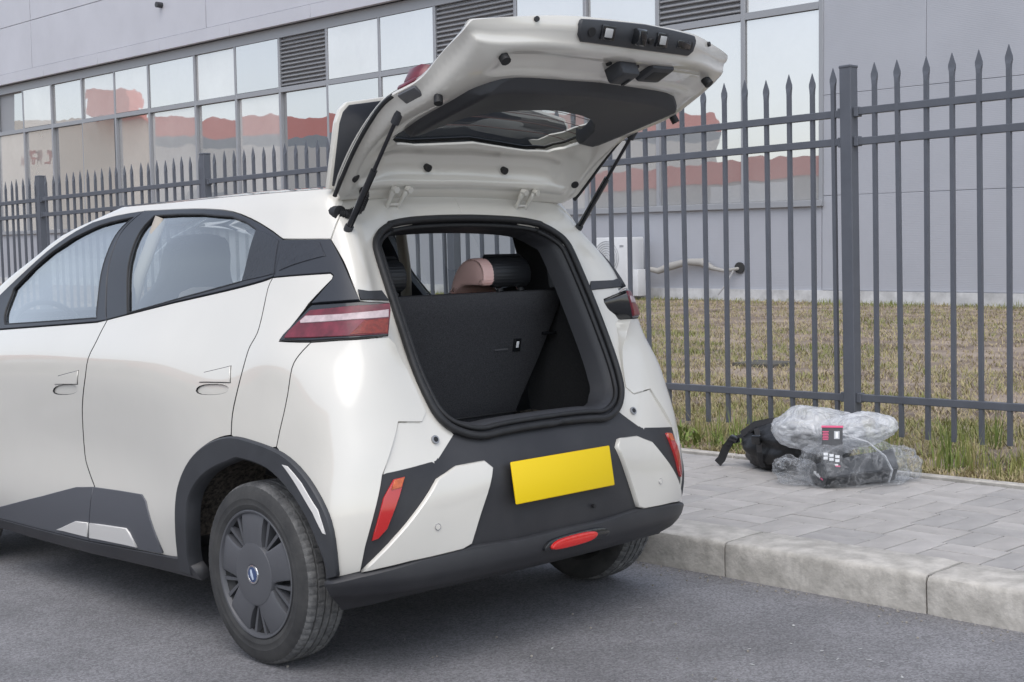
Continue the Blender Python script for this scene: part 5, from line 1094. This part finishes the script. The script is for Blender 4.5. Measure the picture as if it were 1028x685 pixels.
SACK = empty("clear_plastic_sack", (2.62, -.02, FZ), "crumpled clear plastic sack wrapped round a charcoal roll on the grey pavers", "plastic bag")
def spart(o): o.matrix_parent_inverse = Matrix.Translation(SACK.location).inverted(); return o
azr = math.radians(-44)
def crumple(o, seed, a1=.007, a2=.003):
    for v in o.data.vertices:
        q = v.co*7+Vector((seed, 0, 0)); r_ = (1-abs(mn.noise(q))*2)*a1+(1-abs(mn.noise(q*2.7+Vector((0, seed, 3))))*2)*a2
        v.co += v.normal*r_
        if v.co.z < FZ: v.co.z = FZ+(v.co.z-FZ)*.05
    return o
spart(crumple(lump("upper_fold", (2.665, .150, .385), (.235, .16, .115), film_milky, SACK, seed=2, amp=.10, rot=(.12, .10, azr), fs=3, sub=5), 2))
spart(crumple(lump("gathered_neck", (2.735, -.03, .395), (.205, .11, .080), film_milky, SACK, seed=5, amp=.14, rot=(0, -.06, azr), fs=3, sub=5), 5))
spart(crumple(lump("lower_wrap", (2.620, -.080, .235), (.270, .165, .130), film_clear, SACK, seed=9, amp=.10, rot=(0, .06, math.radians(-34)), fs=4, floor=FZ, sub=5, power=2.6), 9))
spart(crumple(lump("loose_end", (2.855, -.205, .215), (.10, .10, .095), film_clear, SACK, seed=12, amp=.2, rot=(0, 0, azr), fs=4, floor=FZ, sub=5), 12, .012))
spart(crumple(lump("loose_skirt", (2.440, .125, .195), (.12, .09, .075), film_clear, SACK, seed=15, amp=.2, rot=(0, .35, azr), fs=4, floor=FZ, sub=5), 15, .012))
V, F = [], []; add_tube(V, F, [(2.50, -.10, .40), (2.60, -.17, .36), (2.655, -.235, .29), (2.67, -.265, .22), (2.665, -.25, .16)], [.008, .012, .010, .012, .008], 7, flat=.5); spart(mesh_obj("twisted_fold", V, F, film_milky, SACK, smooth=True))
# small litter on the lawn: a drain cover and pale stones
tag(box("drain_cover", (8.6, 4.7, .12), (.45, .5, .06), mat("dark_drain", (.09, .085, .075), rough=.9), bev=.01), "dark flat drain cover lying in the dry lawn behind the fence", "drain cover")

fl = mat("worn_white_paint", (.50, .50, .49), rough=.9)
V, F = [], []
r = random.Random(5)
for (cx, cy, n_, sp) in ((.55, -1.55, 9, .22), (-1.6, -1.2, 5, .5), (-1.2, -1.75, 7, .5), (.2, -1.2, 6, .5), (-2.0, -.6, 5, .6)):
    for q in range(n_):
        x, y, a = r.gauss(cx, sp*.5), r.gauss(cy, sp), r.uniform(0, 3.14); w_, h_ = r.uniform(.004, .018), r.uniform(.002, .007); b = len(V)
        for k in range(6):
            t = k*math.pi/3; ex, ey = w_*math.cos(t)*r.uniform(.6, 1), h_*math.sin(t)*r.uniform(.6, 1); V.append((x+ex*math.cos(a)-ey*math.sin(a), y+ex*math.sin(a)+ey*math.cos(a), .0042))
        F.append(tuple(range(b, b+6)))
tag(mesh_obj("paint_flecks", V, F, fl), kind="stuff")
bm = bmesh.new()
for q in range(260):
    x, y = (1.085-abs(r.gauss(0, .06)), r.uniform(-2.2, 1.5)) if q < 170 else (r.uniform(-2.5, 1.0), r.uniform(-2.2, .2)); s = r.uniform(.0018, .0055)
    rr = bmesh.ops.create_icosphere(bm, subdivisions=1, radius=s); bmesh.ops.translate(bm, vec=(x, y, s*.6), verts=rr['verts'])
tag(bm_obj("grit", bm, mat("road_grit", (.27, .25, .22), rough=.95, var=.4, vscale=90)), kind="stuff")
